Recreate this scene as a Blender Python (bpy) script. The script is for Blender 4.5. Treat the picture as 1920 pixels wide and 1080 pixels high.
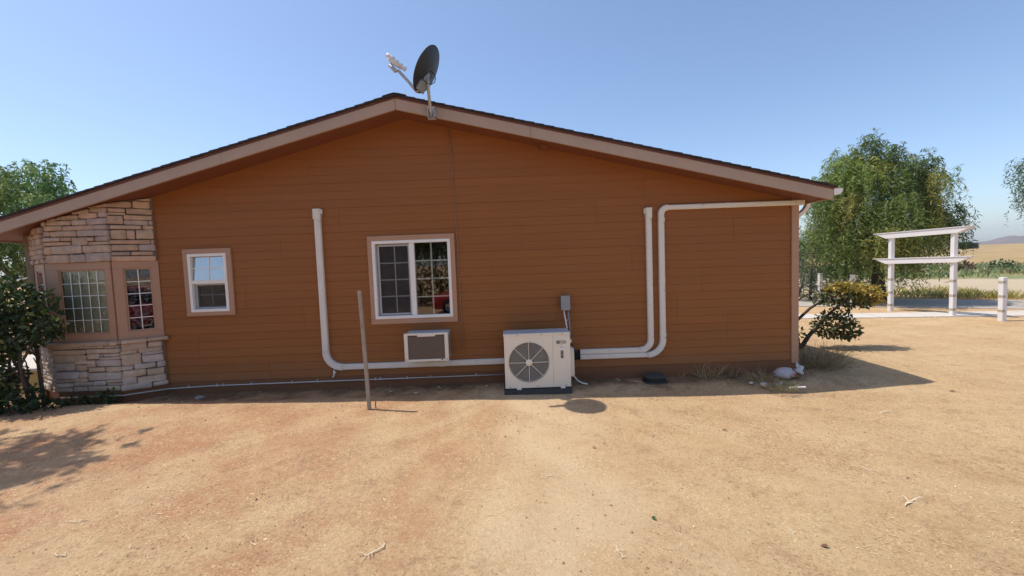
import bpy, bmesh, math, random
import numpy as np
from mathutils import Vector, Matrix, noise

for o in list(bpy.data.objects): bpy.data.objects.remove(o)
scene = bpy.context.scene
C = scene.collection
random.seed(7)
rng = np.random.default_rng(7)
R = math.radians

# ------------------------------------------------------------------ camera
CAM_P, CAM_ROLL = R(3.45), R(2.12)
fw = Vector((0, math.cos(CAM_P), -math.sin(CAM_P))); rt = Vector((1, 0, 0)); up = rt.cross(fw)
cr, sr = math.cos(CAM_ROLL), math.sin(CAM_ROLL)
cx = rt*cr - up*sr; cy = rt*sr + up*cr; cz = -fw
cam_d = bpy.data.cameras.new('camera'); cam = bpy.data.objects.new('camera', cam_d); C.objects.link(cam)
cam.matrix_world = Matrix(((cx.x, cy.x, cz.x, 0), (cx.y, cy.y, cz.y, -6.64), (cx.z, cy.z, cz.z, 1.92), (0, 0, 0, 1)))
cam_d.sensor_width = 36; cam_d.lens = 36*790/1920; cam_d.clip_start = 0.05; cam_d.clip_end = 9000
scene.camera = cam

# ------------------------------------------------------------------ sky, sun, exposure
SUN = Vector((-0.428, 0.072, 1.0)).normalized()
elev = math.asin(SUN.z)
world = bpy.data.worlds.new('World'); scene.world = world; world.use_nodes = True
wn = world.node_tree.nodes; wl = world.node_tree.links
sky = wn.new('ShaderNodeTexSky'); sky.sky_type = 'NISHITA'; sky.sun_disc = False
sky.sun_elevation = elev; sky.sun_rotation = math.atan2(SUN.x, SUN.y)
sky.altitude = 900; sky.air_density = 1.0; sky.dust_density = 2.1; sky.ozone_density = 3.0
wl.new(sky.outputs[0], wn['Background'].inputs[0]); wn['Background'].inputs[1].default_value = 0.15
sl = bpy.data.lights.new('sun', 'SUN'); sl.energy = 3.15; sl.angle = R(0.53); sl.color = (1.0, 0.95, 0.87)
so = bpy.data.objects.new('sun', sl); C.objects.link(so); so.location = (-10, 3, 24)
so.rotation_euler = SUN.to_track_quat('Z', 'Y').to_euler()
scene.view_settings.view_transform = 'Standard'; scene.view_settings.look = 'None'
scene.view_settings.exposure = 0.42; scene.view_settings.gamma = 1.0
scene.render.engine = 'CYCLES'
scene.cycles.max_bounces = 8; scene.cycles.transparent_max_bounces = 16

# ------------------------------------------------------------------ materials
MATS = {}
def mat(name, col=(.5, .5, .5), rough=.6, metal=0., spec=.4, noise_amt=0., nscale=8., bump=0., bscale=60., objcol=False, rand=0., stretch=None, col2=None, detail=6., alpha_attr=None):
    if name in MATS: return MATS[name]
    m = bpy.data.materials.new(name); m.use_nodes = True
    nt = m.node_tree; n = nt.nodes; l = nt.links; b = n['Principled BSDF']
    b.inputs['Roughness'].default_value = rough; b.inputs['Metallic'].default_value = metal
    b.inputs['Specular IOR Level'].default_value = spec
    tc = n.new('ShaderNodeTexCoord'); mp = n.new('ShaderNodeMapping'); l.new(tc.outputs['Object'], mp.inputs['Vector'])
    if stretch: mp.inputs['Scale'].default_value = stretch
    if objcol:
        oi = n.new('ShaderNodeObjectInfo'); src = oi.outputs['Color']
    elif alpha_attr:
        at = n.new('ShaderNodeAttribute'); at.attribute_name = alpha_attr; src = at.outputs['Color']
    else:
        rgb = n.new('ShaderNodeRGB'); rgb.outputs[0].default_value = (*col, 1); src = rgb.outputs[0]
    if noise_amt or col2:
        nz = n.new('ShaderNodeTexNoise'); nz.inputs['Scale'].default_value = nscale; nz.inputs['Detail'].default_value = detail
        nz.inputs['Roughness'].default_value = .62
        l.new(mp.outputs[0], nz.inputs['Vector'])
        if col2:
            mx = n.new('ShaderNodeMix'); mx.data_type = 'RGBA'
            rp = n.new('ShaderNodeValToRGB'); rp.color_ramp.elements[0].position = .35; rp.color_ramp.elements[1].position = .68
            l.new(nz.outputs['Fac'], rp.inputs[0]); l.new(rp.outputs[0], mx.inputs['Factor'])
            l.new(src, mx.inputs['A']); mx.inputs['B'].default_value = (*col2, 1); src = mx.outputs['Result']
        if noise_amt:
            mr = n.new('ShaderNodeMapRange'); mr.inputs['From Min'].default_value = .25; mr.inputs['From Max'].default_value = .75
            mr.inputs['To Min'].default_value = 1-noise_amt; mr.inputs['To Max'].default_value = 1+noise_amt
            l.new(nz.outputs['Fac'], mr.inputs['Value'])
            vm = n.new('ShaderNodeVectorMath'); vm.operation = 'SCALE'; l.new(src, vm.inputs[0]); l.new(mr.outputs[0], vm.inputs['Scale']); src = vm.outputs[0]
    if rand:
        oi2 = n.new('ShaderNodeObjectInfo'); mr2 = n.new('ShaderNodeMapRange')
        mr2.inputs['To Min'].default_value = 1-rand; mr2.inputs['To Max'].default_value = 1+rand
        l.new(oi2.outputs['Random'], mr2.inputs['Value'])
        vm2 = n.new('ShaderNodeVectorMath'); vm2.operation = 'SCALE'; l.new(src, vm2.inputs[0]); l.new(mr2.outputs[0], vm2.inputs['Scale']); src = vm2.outputs[0]
    l.new(src, b.inputs['Base Color'])
    if bump:
        nb = n.new('ShaderNodeTexNoise'); nb.inputs['Scale'].default_value = bscale; nb.inputs['Detail'].default_value = 5
        l.new(mp.outputs[0], nb.inputs['Vector'])
        bp = n.new('ShaderNodeBump'); bp.inputs['Strength'].default_value = 1.0; bp.inputs['Distance'].default_value = bump
        l.new(nb.outputs['Fac'], bp.inputs['Height']); l.new(bp.outputs[0], b.inputs['Normal'])
    MATS[name] = m
    return m

def leaf_mat(name, attr='tint', rough=.5, trans=.25):
    m = bpy.data.materials.new(name); m.use_nodes = True
    n = m.node_tree.nodes; l = m.node_tree.links; b = n['Principled BSDF']; out = n['Material Output']
    at = n.new('ShaderNodeAttribute'); at.attribute_name = attr
    l.new(at.outputs['Color'], b.inputs['Base Color']); b.inputs['Roughness'].default_value = rough
    b.inputs['Specular IOR Level'].default_value = .4
    tr = n.new('ShaderNodeBsdfTranslucent'); hs = n.new('ShaderNodeHueSaturation'); hs.inputs['Value'].default_value = 1.5; hs.inputs['Saturation'].default_value = 1.1
    l.new(at.outputs['Color'], hs.inputs['Color']); l.new(hs.outputs[0], tr.inputs['Color'])
    mx = n.new('ShaderNodeMixShader'); mx.inputs[0].default_value = trans
    l.new(b.outputs[0], mx.inputs[1]); l.new(tr.outputs[0], mx.inputs[2]); l.new(mx.outputs[0], out.inputs['Surface'])
    MATS[name] = m; return m

def glass_mat(name, ior=1.8, tint=(.8, .84, .8), const=None, rough=0.0, wav=0.0):
    m = bpy.data.materials.new(name); m.use_nodes = True
    n = m.node_tree.nodes; l = m.node_tree.links; out = n['Material Output']; n.remove(n['Principled BSDF'])
    tr = n.new('ShaderNodeBsdfTransparent'); tr.inputs[0].default_value = (*tint, 1)
    gl = n.new('ShaderNodeBsdfGlossy'); gl.inputs['Roughness'].default_value = rough; gl.inputs['Color'].default_value = (1, 1, 1, 1)
    mx = n.new('ShaderNodeMixShader')
    if const is None:
        fr = n.new('ShaderNodeFresnel'); fr.inputs[0].default_value = ior; l.new(fr.outputs[0], mx.inputs[0])
    else: mx.inputs[0].default_value = const
    if wav:
        tc = n.new('ShaderNodeTexCoord'); nb = n.new('ShaderNodeTexNoise'); nb.inputs['Scale'].default_value = 2.5
        l.new(tc.outputs['Object'], nb.inputs['Vector'])
        bp = n.new('ShaderNodeBump'); bp.inputs['Distance'].default_value = wav; l.new(nb.outputs['Fac'], bp.inputs['Height'])
        l.new(bp.outputs[0], gl.inputs['Normal'])
    l.new(tr.outputs[0], mx.inputs[1]); l.new(gl.outputs[0], mx.inputs[2]); l.new(mx.outputs[0], out.inputs['Surface'])
    MATS[name] = m; return m

def screen_mat(name, col, open_frac):
    m = bpy.data.materials.new(name); m.use_nodes = True
    n = m.node_tree.nodes; l = m.node_tree.links; out = n['Material Output']; b = n['Principled BSDF']
    b.inputs['Base Color'].default_value = (*col, 1); b.inputs['Roughness'].default_value = .8
    tr = n.new('ShaderNodeBsdfTransparent'); mx = n.new('ShaderNodeMixShader'); mx.inputs[0].default_value = open_frac
    l.new(b.outputs[0], mx.inputs[1]); l.new(tr.outputs[0], mx.inputs[2]); l.new(mx.outputs[0], out.inputs['Surface'])
    MATS[name] = m; return m

SID = (.262, .092, .0190); TRM = (.42, .245, .155)
mat('siding', SID, .6, noise_amt=.08, nscale=2.2, bump=.0010, bscale=38, rand=.03, stretch=(.25, 1, 6))
sm = MATS['siding'].node_tree; n_ = sm.nodes; l_ = sm.links; bs = n_['Principled BSDF']; src_ = bs.inputs['Base Color'].links[0].from_socket
ge = n_.new('ShaderNodeNewGeometry'); sp = n_.new('ShaderNodeSeparateXYZ'); l_.new(ge.outputs['Position'], sp.inputs[0])
nz_ = n_.new('ShaderNodeTexNoise'); nz_.inputs['Scale'].default_value = 3.5; nz_.inputs['Detail'].default_value = 8; l_.new(ge.outputs['Position'], nz_.inputs['Vector'])
ad = n_.new('ShaderNodeMath'); ad.operation = 'MULTIPLY_ADD'; ad.inputs[1].default_value = .9; l_.new(nz_.outputs['Fac'], ad.inputs[0]); l_.new(sp.outputs['Z'], ad.inputs[2])
mr_ = n_.new('ShaderNodeMapRange'); mr_.inputs['From Min'].default_value = 1.15; mr_.inputs['From Max'].default_value = .62; mr_.inputs['To Min'].default_value = 0; mr_.inputs['To Max'].default_value = .42; l_.new(ad.outputs[0], mr_.inputs['Value'])
mx_ = n_.new('ShaderNodeMix'); mx_.data_type = 'RGBA'; l_.new(mr_.outputs[0], mx_.inputs['Factor']); l_.new(src_, mx_.inputs['A']); mx_.inputs['B'].default_value = (.27, .135, .058, 1); l_.new(mx_.outputs['Result'], bs.inputs['Base Color'])
mat('skirt', (.20, .085, .036), .7, noise_amt=.15, nscale=4, bump=.001, bscale=40, rand=.06, stretch=(.3, 1, 4))
mat('trim', TRM, .55, noise_amt=.06, nscale=5, bump=.0006, bscale=50, stretch=(.5, 1, 2))
mat('soffit', (.19, .064, .030), .6, noise_amt=.08, nscale=4, bump=.001, bscale=30)
mat('fascia', (.40, .285, .21), .5, noise_amt=.07, nscale=2.5, bump=.0006, bscale=40)
mat('drip', (.12, .04, .025), .5)
mat('shingle', (.035, .03, .03), .9, noise_amt=.35, nscale=90, bump=.002, bscale=220, rand=.2)
mat('inner', (.12, .09, .07), .9)
mat('white_vinyl', (.78, .76, .72), .4, noise_amt=.04, nscale=6)
mat('grey_vinyl', (.42, .42, .42), .5, noise_amt=.05, nscale=8)
mat('lineset', (.68, .64, .57), .45, noise_amt=.05, nscale=5)
mat('gutter_white', (.80, .76, .70), .4, noise_amt=.05, nscale=4)
mat('gutter_tan', (.52, .40, .24), .45, noise_amt=.06, nscale=4)
mat('unit_paint', (.76, .69, .57), .42, noise_amt=.025, nscale=4)
mat('unit_top', (.50, .54, .58), .4, noise_amt=.06, nscale=6)
mat('dark_plastic', (.012, .012, .013), .55)
mat('pad', (.055, .055, .053), .8, noise_amt=.2, nscale=20)
mat('fin', (.10, .085, .07), .6, noise_amt=.15, nscale=40)
mat('grille_brown', (.24, .175, .125), .6, noise_amt=.1, nscale=20)
mat('blade', (.10, .095, .09), .5)
mat('wire', (.09, .08, .07), .5, metal=.3)
mat('grille_wire', (.46, .42, .36), .45)
mat('disc_box', (.26, .29, .30), .45, metal=.2, noise_amt=.05)
mat('galv', (.40, .39, .38), .42, metal=.55, noise_amt=.18, nscale=30)
mat('dish_back', (.022, .024, .03), .5, spec=.5)
mat('dish_front', (.35, .35, .36), .5)
mat('lnb', (.66, .64, .62), .45)
mat('cable', (.012, .012, .012), .5)
mat('pipe', (.52, .50, .47), .4, metal=.3)
mat('stake', (.46, .38, .30), .85, noise_amt=.28, nscale=14, bump=.003, bscale=30, stretch=(4, 4, .5), col2=(.22, .185, .15))
mat('stone', (1, 1, 1), .85, objcol=True, noise_amt=.24, nscale=9, bump=.006, bscale=16, detail=9)
mat('mortar', (.19, .15, .12), .95, bump=.003)
mat('white_wood', (.82, .79, .76), .65, noise_amt=.08, nscale=6, bump=.001, col2=(.72, .68, .65))
mat('bare_wood', (.45, .38, .28), .8, noise_amt=.2, nscale=12)
mat('bark', (.075, .055, .042), .9, noise_amt=.3, nscale=18, bump=.008, bscale=25)
mat('concrete', (.58, .52, .45), .9, noise_amt=.10, nscale=5, bump=.001, bscale=80)
mat('asphalt', (.42, .365, .305), .95, noise_amt=.15, nscale=2.5, bump=.002, bscale=60)
mat('yellow_stucco', (.50, .36, .13), .9, noise_amt=.1, nscale=8)
mat('bag', (.46, .44, .45), .35, noise_amt=.08, nscale=5, bump=.01, bscale=9)
mat('red_print', (.45, .10, .08), .5)
mat('rock', (.35, .31, .27), .9, noise_amt=.2, nscale=12, bump=.004)
mat('white_rock', (.62, .59, .55), .9, noise_amt=.2, nscale=18, bump=.004)
mat('foil', (.085, .08, .10), .2, metal=1.0, bump=.03, bscale=5.5, noise_amt=.4, nscale=3)
mat('blind', (.80, .78, .62), .7, noise_amt=.06, nscale=3)
mat('sticker_white', (.75, .73, .70), .5)
mat('sticker_dark', (.10, .06, .05), .5)
mat('badge', (.035, .025, .02), .4)
mat('rust', (.20, .08, .04), .8)
mat('dry_twig', (.78, .66, .46), .8)
leaf_mat('leaf'); leaf_mat('straw', rough=.8, trans=.1)
glass_mat('glass', 1.75, (.80, .84, .80)); glass_mat('mirror_glass', const=.13, tint=(.6, .62, .58)); glass_mat('coated_glass', const=.42, tint=(.5, .52, .55), wav=.004)
screen_mat('screen', (.05, .045, .045), .45)

# ------------------------------------------------------------------ helpers
def tag(o, label=None, cat=None, group=None, kind=None):
    if label: o['label'] = label
    if cat: o['category'] = cat
    if group: o['group'] = group
    if kind: o['kind'] = kind
    return o
def empty(name, loc=(0, 0, 0), **k):
    o = bpy.data.objects.new(name, None); C.objects.link(o); o.location = loc; o.empty_display_size = .1
    return tag(o, **k)

class MB:
    """collects shapes; T maps local (u, d, v) to world"""
    def __init__(self, T=None): self.v = []; self.f = []; self.T = T
    def _p(self, p):
        return self.T(p) if self.T else p
    def add(self, vs, fs):
        n = len(self.v); self.v += [tuple(self._p(p)) for p in vs]; self.f += [tuple(n+i for i in f) for f in fs]; return self
    def box(self, a0, a1, b0, b1, c0, c1):
        vs = [(a, b, c) for c in (c0, c1) for b in (b0, b1) for a in (a0, a1)]
        return self.add(vs, [(0, 2, 3, 1), (4, 5, 7, 6), (0, 1, 5, 4), (2, 6, 7, 3), (0, 4, 6, 2), (1, 3, 7, 5)])
    def prism(self, poly, h0, h1, axis=1):
        """poly of 2D points in the plane without `axis`, extruded from h0 to h1"""
        n = len(poly)
        def mk(p, h):
            return (p[0], h, p[1]) if axis == 1 else ((h, p[0], p[1]) if axis == 0 else (p[0], p[1], h))
        vs = [mk(p, h0) for p in poly]+[mk(p, h1) for p in poly]
        fs = [tuple(range(n)), tuple(range(2*n-1, n-1, -1))]+[(i, (i+1) % n, n+(i+1) % n, n+i) for i in range(n)]
        return self.add(vs, fs)
    def tube(self, pts, r, n=8, cap=True):
        pts = [Vector(p) for p in pts]; rs = r if isinstance(r, (list, tuple)) else [r]*len(pts)
        vs = []; prev = None
        for i, p in enumerate(pts):
            t = (pts[min(i+1, len(pts)-1)]-pts[max(i-1, 0)]).normalized()
            if prev is None:
                a = Vector((0, 0, 1)) if abs(t.z) < .9 else Vector((1, 0, 0)); x = t.cross(a).normalized()
            else:
                x = (prev - t*prev.dot(t)).normalized()
            prev = x; y = t.cross(x)
            for k in range(n):
                an = 2*math.pi*k/n; vs.append(tuple(p+(x*math.cos(an)+y*math.sin(an))*rs[i]))
        fs = []
        for i in range(len(pts)-1):
            for k in range(n):
                a = i*n+k; b = i*n+(k+1) % n; fs.append((a, b, b+n, a+n))
        if cap:
            fs.append(tuple(range(n-1, -1, -1))); m = (len(pts)-1)*n; fs.append(tuple(range(m, m+n)))
        return self.add(vs, fs)
    def lathe(self, prof, c, ax, n=32):
        """prof: list of (radius, height) along axis ax from centre c"""
        ax = Vector(ax).normalized(); a = Vector((0, 0, 1)) if abs(ax.z) < .9 else Vector((1, 0, 0))
        x = ax.cross(a).normalized(); y = ax.cross(x); c = Vector(c); vs = []
        for r, h in prof:
            for k in range(n):
                an = 2*math.pi*k/n; vs.append(tuple(c+ax*h+(x*math.cos(an)+y*math.sin(an))*r))
        fs = []
        for i in range(len(prof)-1):
            for k in range(n):
                p = i*n+k; q = i*n+(k+1) % n; fs.append((p, q, q+n, p+n))
        return self.add(vs, fs)
    def sweep(self, path, w, y0, y1, ch=.012):
        """rectangular channel along a path in the XZ plane; y0 back, y1 front (towards the camera)"""
        P = [Vector((p[0], p[1])) for p in path]; vs = []; m = 6
        for i, p in enumerate(P):
            t1 = (P[i]-P[i-1]).normalized() if i > 0 else None
            t2 = (P[i+1]-P[i]).normalized() if i < len(P)-1 else None
            t = ((t1 or t2)+(t2 or t1)).normalized(); nn = Vector((-t.y, t.x))
            s = w/2
            if t1 and t2: s /= max(.5, nn.dot(Vector((-t1.y, t1.x))))
            c = ch
            for a, y in ((-s, y0), (-s, y1+c), (-s+c, y1), (s-c, y1), (s, y1+c), (s, y0)):
                q = p+nn*a; vs.append((q.x, y, q.y))
        fs = []
        for i in range(len(P)-1):
            for k in range(m):
                a = i*m+k; b = i*m+(k+1) % m; fs.append((a, b, b+m, a+m))
        fs.append(tuple(range(m))); fs.append(tuple(range(len(P)*m-1, len(P)*m-m-1, -1)))
        return self.add(vs, fs)
    def build(self, name, material, parent=None, bevel=0., smooth=False, segs=1):
        me = bpy.data.meshes.new(name); me.from_pydata(self.v, [], self.f)
        bm = bmesh.new(); bm.from_mesh(me)
        bmesh.ops.recalc_face_normals(bm, faces=bm.faces[:])
        if bevel:
            es = [e for e in bm.edges if len(e.link_faces) == 2 and e.calc_face_angle(0) > .5]
            bmesh.ops.bevel(bm, geom=es, offset=bevel, segments=segs, affect='EDGES', clamp_overlap=True)
        bm.to_mesh(me); bm.free()
        if smooth:
            me.polygons.foreach_set('use_smooth', [True]*len(me.polygons))
        me.materials.append(MATS[material] if isinstance(material, str) else material)
        o = bpy.data.objects.new(name, me); C.objects.link(o)
        if parent:      # parts are written in world coordinates; take out where the thing stands
            o.parent = parent; o.location = -world_loc(parent)
        return o

def world_loc(o):
    w = Vector((0, 0, 0))
    while o: w += o.location; o = o.parent
    return w

def smooth_angle(o):
    me = o.data; me.polygons.foreach_set('use_smooth', [True]*len(me.polygons))
    try: me.set_sharp_from_angle(angle=R(40))
    except Exception: pass
    return o

def quads_obj(name, V, tint, material, parent=None, fold=False):
    """V (n,4,3) float quads, tint (n,3) colour per quad"""
    n = len(V); me = bpy.data.meshes.new(name)
    me.vertices.add(n*4); me.vertices.foreach_set('co', np.ascontiguousarray(V, dtype=np.float32).ravel())
    me.loops.add(n*4); me.loops.foreach_set('vertex_index', np.arange(n*4, dtype=np.int32))
    me.polygons.add(n); me.polygons.foreach_set('loop_start', np.arange(0, n*4, 4, dtype=np.int32))
    me.polygons.foreach_set('loop_total', np.full(n, 4, dtype=np.int32))
    me.update(calc_edges=True)
    ca = me.color_attributes.new('tint', 'FLOAT_COLOR', 'POINT')
    col = np.ones((n*4, 4), dtype=np.float32); col[:, :3] = np.repeat(tint, 4, axis=0); ca.data.foreach_set('color', col.ravel())
    me.materials.append(MATS[material]); o = bpy.data.objects.new(name, me); C.objects.link(o)
    if parent: o.parent = parent; o.location = -world_loc(parent)
    return o

def unit(a): return a/np.maximum(np.linalg.norm(a, axis=-1, keepdims=True), 1e-9)
def leaf_quads(pos, direc, length, width, tilt=None):
    """diamond-ish leaf quads starting at pos, pointing along direc"""
    n = len(pos); d = unit(direc); r = rng.normal(size=(n, 3)); s = unit(np.cross(d, r))
    L = np.asarray(length).reshape(-1, 1)*np.ones((n, 1)); W = np.asarray(width).reshape(-1, 1)*np.ones((n, 1))
    V = np.empty((n, 4, 3)); V[:, 0] = pos; V[:, 1] = pos+d*L*.45+s*W*.5; V[:, 2] = pos+d*L; V[:, 3] = pos+d*L*.5-s*W*.5
    return V
def tints(n, cols, jit=.18):
    cols = np.array(cols); c = cols[rng.integers(0, len(cols), n)]
    return np.clip(c*(1+rng.normal(0, jit, (n, 1))), .005, .95)

# ------------------------------------------------------------------ ground
def ground_h(x, y):
    h = .012*noise.noise((x*.7, y*.7, 1.3))+.006*noise.noise((x*2.3, y*2.3, 5.1))
    s = min(max((-y-.35)/.4, 0), 1); e = min(max((-y-1.6)/3, 0), 1); f = min(max((x-4.2)/2, 0), 1)
    h += -.02*min(max(x, -5.5), 4.2)*s*s*(3-2*s)*(1-e)*(1-f)      # the yard falls gently from left to right
    return h
def grow(a, b, fine, end, f=1.16):
    out = list(np.arange(a, b, fine)); s = fine; v = out[-1]
    while v < end: s *= f; v += s; out.append(v)
    return out
xr = grow(-7.5, 8, .05, 4000); xl = [-7.5-(v+7.5) for v in grow(-7.5, -7.45, .05, 4000)][1:]
xs = sorted(xl)+xr
yr = grow(-6.2, .6, .045, 4500); yl = [-6.2-(v+6.2) for v in grow(-6.2, -6.15, .05, 3500)][1:]
ys = sorted(yl)+yr
nx, ny = len(xs), len(ys)
FOOT = [(random.uniform(-5, 7), random.uniform(-5.2, -1.2), random.uniform(0, 3.1)) for _ in range(60)]
GX, GY = np.meshgrid(np.array(xs), np.array(ys)); Z = np.zeros_like(GX)
near = (np.abs(GX) < 40) & (GY > -40) & (GY < 40)
idx = np.argwhere(near)
for j, i in idx: Z[j, i] = ground_h(GX[j, i], GY[j, i])
fine = (GX > -7.6) & (GX < 8.1) & (GY > -6.3) & (GY < .7)
Z[fine] += rng.normal(0, .0011, fine.sum())
for fx, fy, fa in FOOT:
    u = (GX-fx)*math.cos(fa)+(GY-fy)*math.sin(fa); v = -(GX-fx)*math.sin(fa)+(GY-fy)*math.cos(fa)
    q = (u/.13)**2+(v/.05)**2; Z += -.012*np.exp(-q)+.005*np.exp(-((np.sqrt(q)-1.5)/.4)**2)
# rolling dry fields far off on the right
d_ = .6*GX+.8*GY
Z += np.where(d_ > 55, (np.clip(d_-55, 0, 400)/400)**1.2*2.2, 0)*np.clip((GX-10)/60, 0, 1)
# the soil slopes up slightly against the skirting, unevenly
nw = (GY > -.7) & (GY < .3) & (GX > -7.6) & (GX < 5.6)
for j, i in np.argwhere(nw): Z[j, i] += .030*max(0, noise.noise((GX[j, i]*2.1, GY[j, i]*3.0, 7.7))+.35*noise.noise((GX[j, i]*7, GY[j, i]*8, 1.7)))*min(1, (GY[j, i]+.7)/.35)
Z += np.where((GY > -.6) & (GY < .4) & (GX > -7.6) & (GX < 4.6), .012*np.clip((GY+.6)/.6, 0, 1), 0)
me = bpy.data.meshes.new('ground')
co = np.stack([GX, GY, Z], -1).reshape(-1, 3).astype(np.float32)
a = (np.arange(ny-1)[:, None]*nx+np.arange(nx-1)[None, :]).ravel()
F = np.stack([a, a+1, a+nx+1, a+nx], -1).astype(np.int32)
me.vertices.add(len(co)); me.vertices.foreach_set('co', co.ravel())
me.loops.add(F.size); me.loops.foreach_set('vertex_index', F.ravel())
me.polygons.add(len(F)); me.polygons.foreach_set('loop_start', np.arange(0, F.size, 4, dtype=np.int32)); me.polygons.foreach_set('loop_total', np.full(len(F), 4, dtype=np.int32))
me.update(calc_edges=True); me.polygons.foreach_set('use_smooth', np.ones(len(F), dtype=bool))
ground = bpy.data.objects.new('ground', me); C.objects.link(ground); tag(ground, kind='structure')

def ground_material():
    m = bpy.data.materials.new('dirt'); m.use_nodes = True
    n = m.node_tree.nodes; l = m.node_tree.links; b = n['Principled BSDF']
    b.inputs['Roughness'].default_value = .95; b.inputs['Specular IOR Level'].default_value = .15
    tc = n.new('ShaderNodeTexCoord'); P = tc.outputs['Object']
    def nz(s, d=6, r=.6, vec=None):
        t = n.new('ShaderNodeTexNoise'); t.inputs['Scale'].default_value = s; t.inputs['Detail'].default_value = d; t.inputs['Roughness'].default_value = r
        l.new(vec or P, t.inputs['Vector']); return t.outputs['Fac']
    def rng_(v, a, b_, c=0., d=1.):
        t = n.new('ShaderNodeMapRange'); t.inputs['From Min'].default_value = a; t.inputs['From Max'].default_value = b_
        t.inputs['To Min'].default_value = c; t.inputs['To Max'].default_value = d; l.new(v, t.inputs['Value']); return t.outputs[0]
    def mix(f, A, B):
        t = n.new('ShaderNodeMix'); t.data_type = 'RGBA'; l.new(f, t.inputs['Factor'])
        for s, k in ((A, 'A'), (B, 'B')):
            if isinstance(s, tuple): t.inputs[k].default_value = (*s, 1)
            else: l.new(s, t.inputs[k])
        return t.outputs['Result']
    def math_(op, a_, b_):
        t = n.new('ShaderNodeMath'); t.operation = op
        for i, s in enumerate((a_, b_)):
            if isinstance(s, (int, float)): t.inputs[i].default_value = s
            else: l.new(s, t.inputs[i])
        return t.outputs[0]
    sx = n.new('ShaderNodeSeparateXYZ'); l.new(P, sx.inputs[0])
    X, Y = sx.outputs[0], sx.outputs[1]
    # reddish soil towards the left, pale tan towards the right
    side = rng_(math_('ADD', X, math_('MULTIPLY', nz(.5, 4), 5.0)), -2.2, 4.6)
    base = mix(side, (.41, .195, .108), (.455, .292, .155))
    base = mix(rng_(nz(.42, 7, .68), .47, .68, 0, .6), base, (.40, .205, .118))
    base = mix(rng_(nz(.8, 9, .72), .44, .66, 0, .65), base, (.58, .42, .255))
    base = mix(rng_(nz(1.7, 8, .65), .42, .68, 0, .7), base, (.56, .395, .225))
    base = mix(rng_(nz(2.6, 7, .7), .56, .70, 0, .6), base, (.33, .175, .095))
    base = mix(rng_(nz(14, 6, .7), .48, .70, 0, .55), base, (.56, .40, .22))
    base = mix(rng_(nz(5.0, 8, .75), .53, .72, 0, .60), base, (.27, .155, .09))
    rough_ = rng_(nz(1.3, 5, .6), .42, .62, .25, 1.0)
    base = mix(math_('MULTIPLY', rng_(nz(30, 5, .8), .53, .60, 0, .70), rough_), base, (.21, .115, .07))
    base = mix(rng_(nz(62, 3, .75), .57, .62, 0, .55), base, (.24, .14, .085))
    base = mix(math_('MULTIPLY', rng_(nz(55, 3, .75, None), .36, .42, .75, 0), rng_(nz(1.9, 4), .4, .6, .35, 1)), base, (.76, .58, .36))
    # bleached trodden strip leading to the outdoor unit
    w = math_('ADD', math_('MULTIPLY', math_('ADD', X, rng_(nz(.9, 4), .3, .7, -.7, .55)), 1.6), math_('MULTIPLY', Y, .12))
    g = math_('POWER', 2.718, math_('MULTIPLY', math_('MULTIPLY', w, w), -1.0))
    base = mix(math_('MULTIPLY', g, .42), base, (.64, .49, .32))
    # dark littered soil along the house foot, painted darker still to deepen the shade
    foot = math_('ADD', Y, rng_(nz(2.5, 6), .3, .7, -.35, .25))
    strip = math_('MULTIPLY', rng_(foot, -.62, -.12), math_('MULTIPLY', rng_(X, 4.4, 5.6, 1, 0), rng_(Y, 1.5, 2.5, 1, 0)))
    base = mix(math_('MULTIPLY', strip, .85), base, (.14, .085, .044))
    # fields far off on the right
    dist = math_('ADD', math_('ADD', math_('MULTIPLY', X, .6), math_('MULTIPLY', Y, .8)), rng_(nz(.12, 4), .3, .7, -2.5, 2.5))
    dist2 = math_('ADD', math_('ADD', math_('MULTIPLY', X, .6), math_('MULTIPLY', Y, .8)), rng_(nz(.05, 4), .3, .7, -8, 8))
    lot = mix(nz(.35, 5), (.40, .31, .215), (.47, .37, .265))
    base = mix(rng_(dist, 19.5, 21.0), base, lot)
    green = mix(rng_(nz(.22, 6), .4, .62), (.17, .19, .085), (.30, .24, .12))
    base = mix(rng_(dist, 29.5, 31.0), base, green)
    gold = mix(rng_(nz(.05, 8, .7), .38, .62), (.40, .275, .13), (.27, .185, .10))
    base = mix(rng_(dist2, 46, 58), base, gold)
    vs_ = n.new('ShaderNodeVectorMath'); vs_.operation = 'MULTIPLY'; l.new(base, vs_.inputs[0]); vs_.inputs[1].default_value = (1.17, 1.18, 1.13)
    l.new(vs_.outputs[0], b.inputs['Base Color'])
    hgt = math_('ADD', math_('MULTIPLY', nz(24, 8, .8), .034), math_('MULTIPLY', nz(80, 3, .7), .010))
    hgt = math_('ADD', hgt, math_('MULTIPLY', nz(6, 6, .6), .02))
    bp = n.new('ShaderNodeBump'); bp.inputs['Strength'].default_value = .75; bp.inputs['Distance'].default_value = 1.0
    l.new(hgt, bp.inputs['Height']); l.new(bp.outputs[0], b.inputs['Normal'])
    return m
me.materials.append(ground_material())

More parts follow.
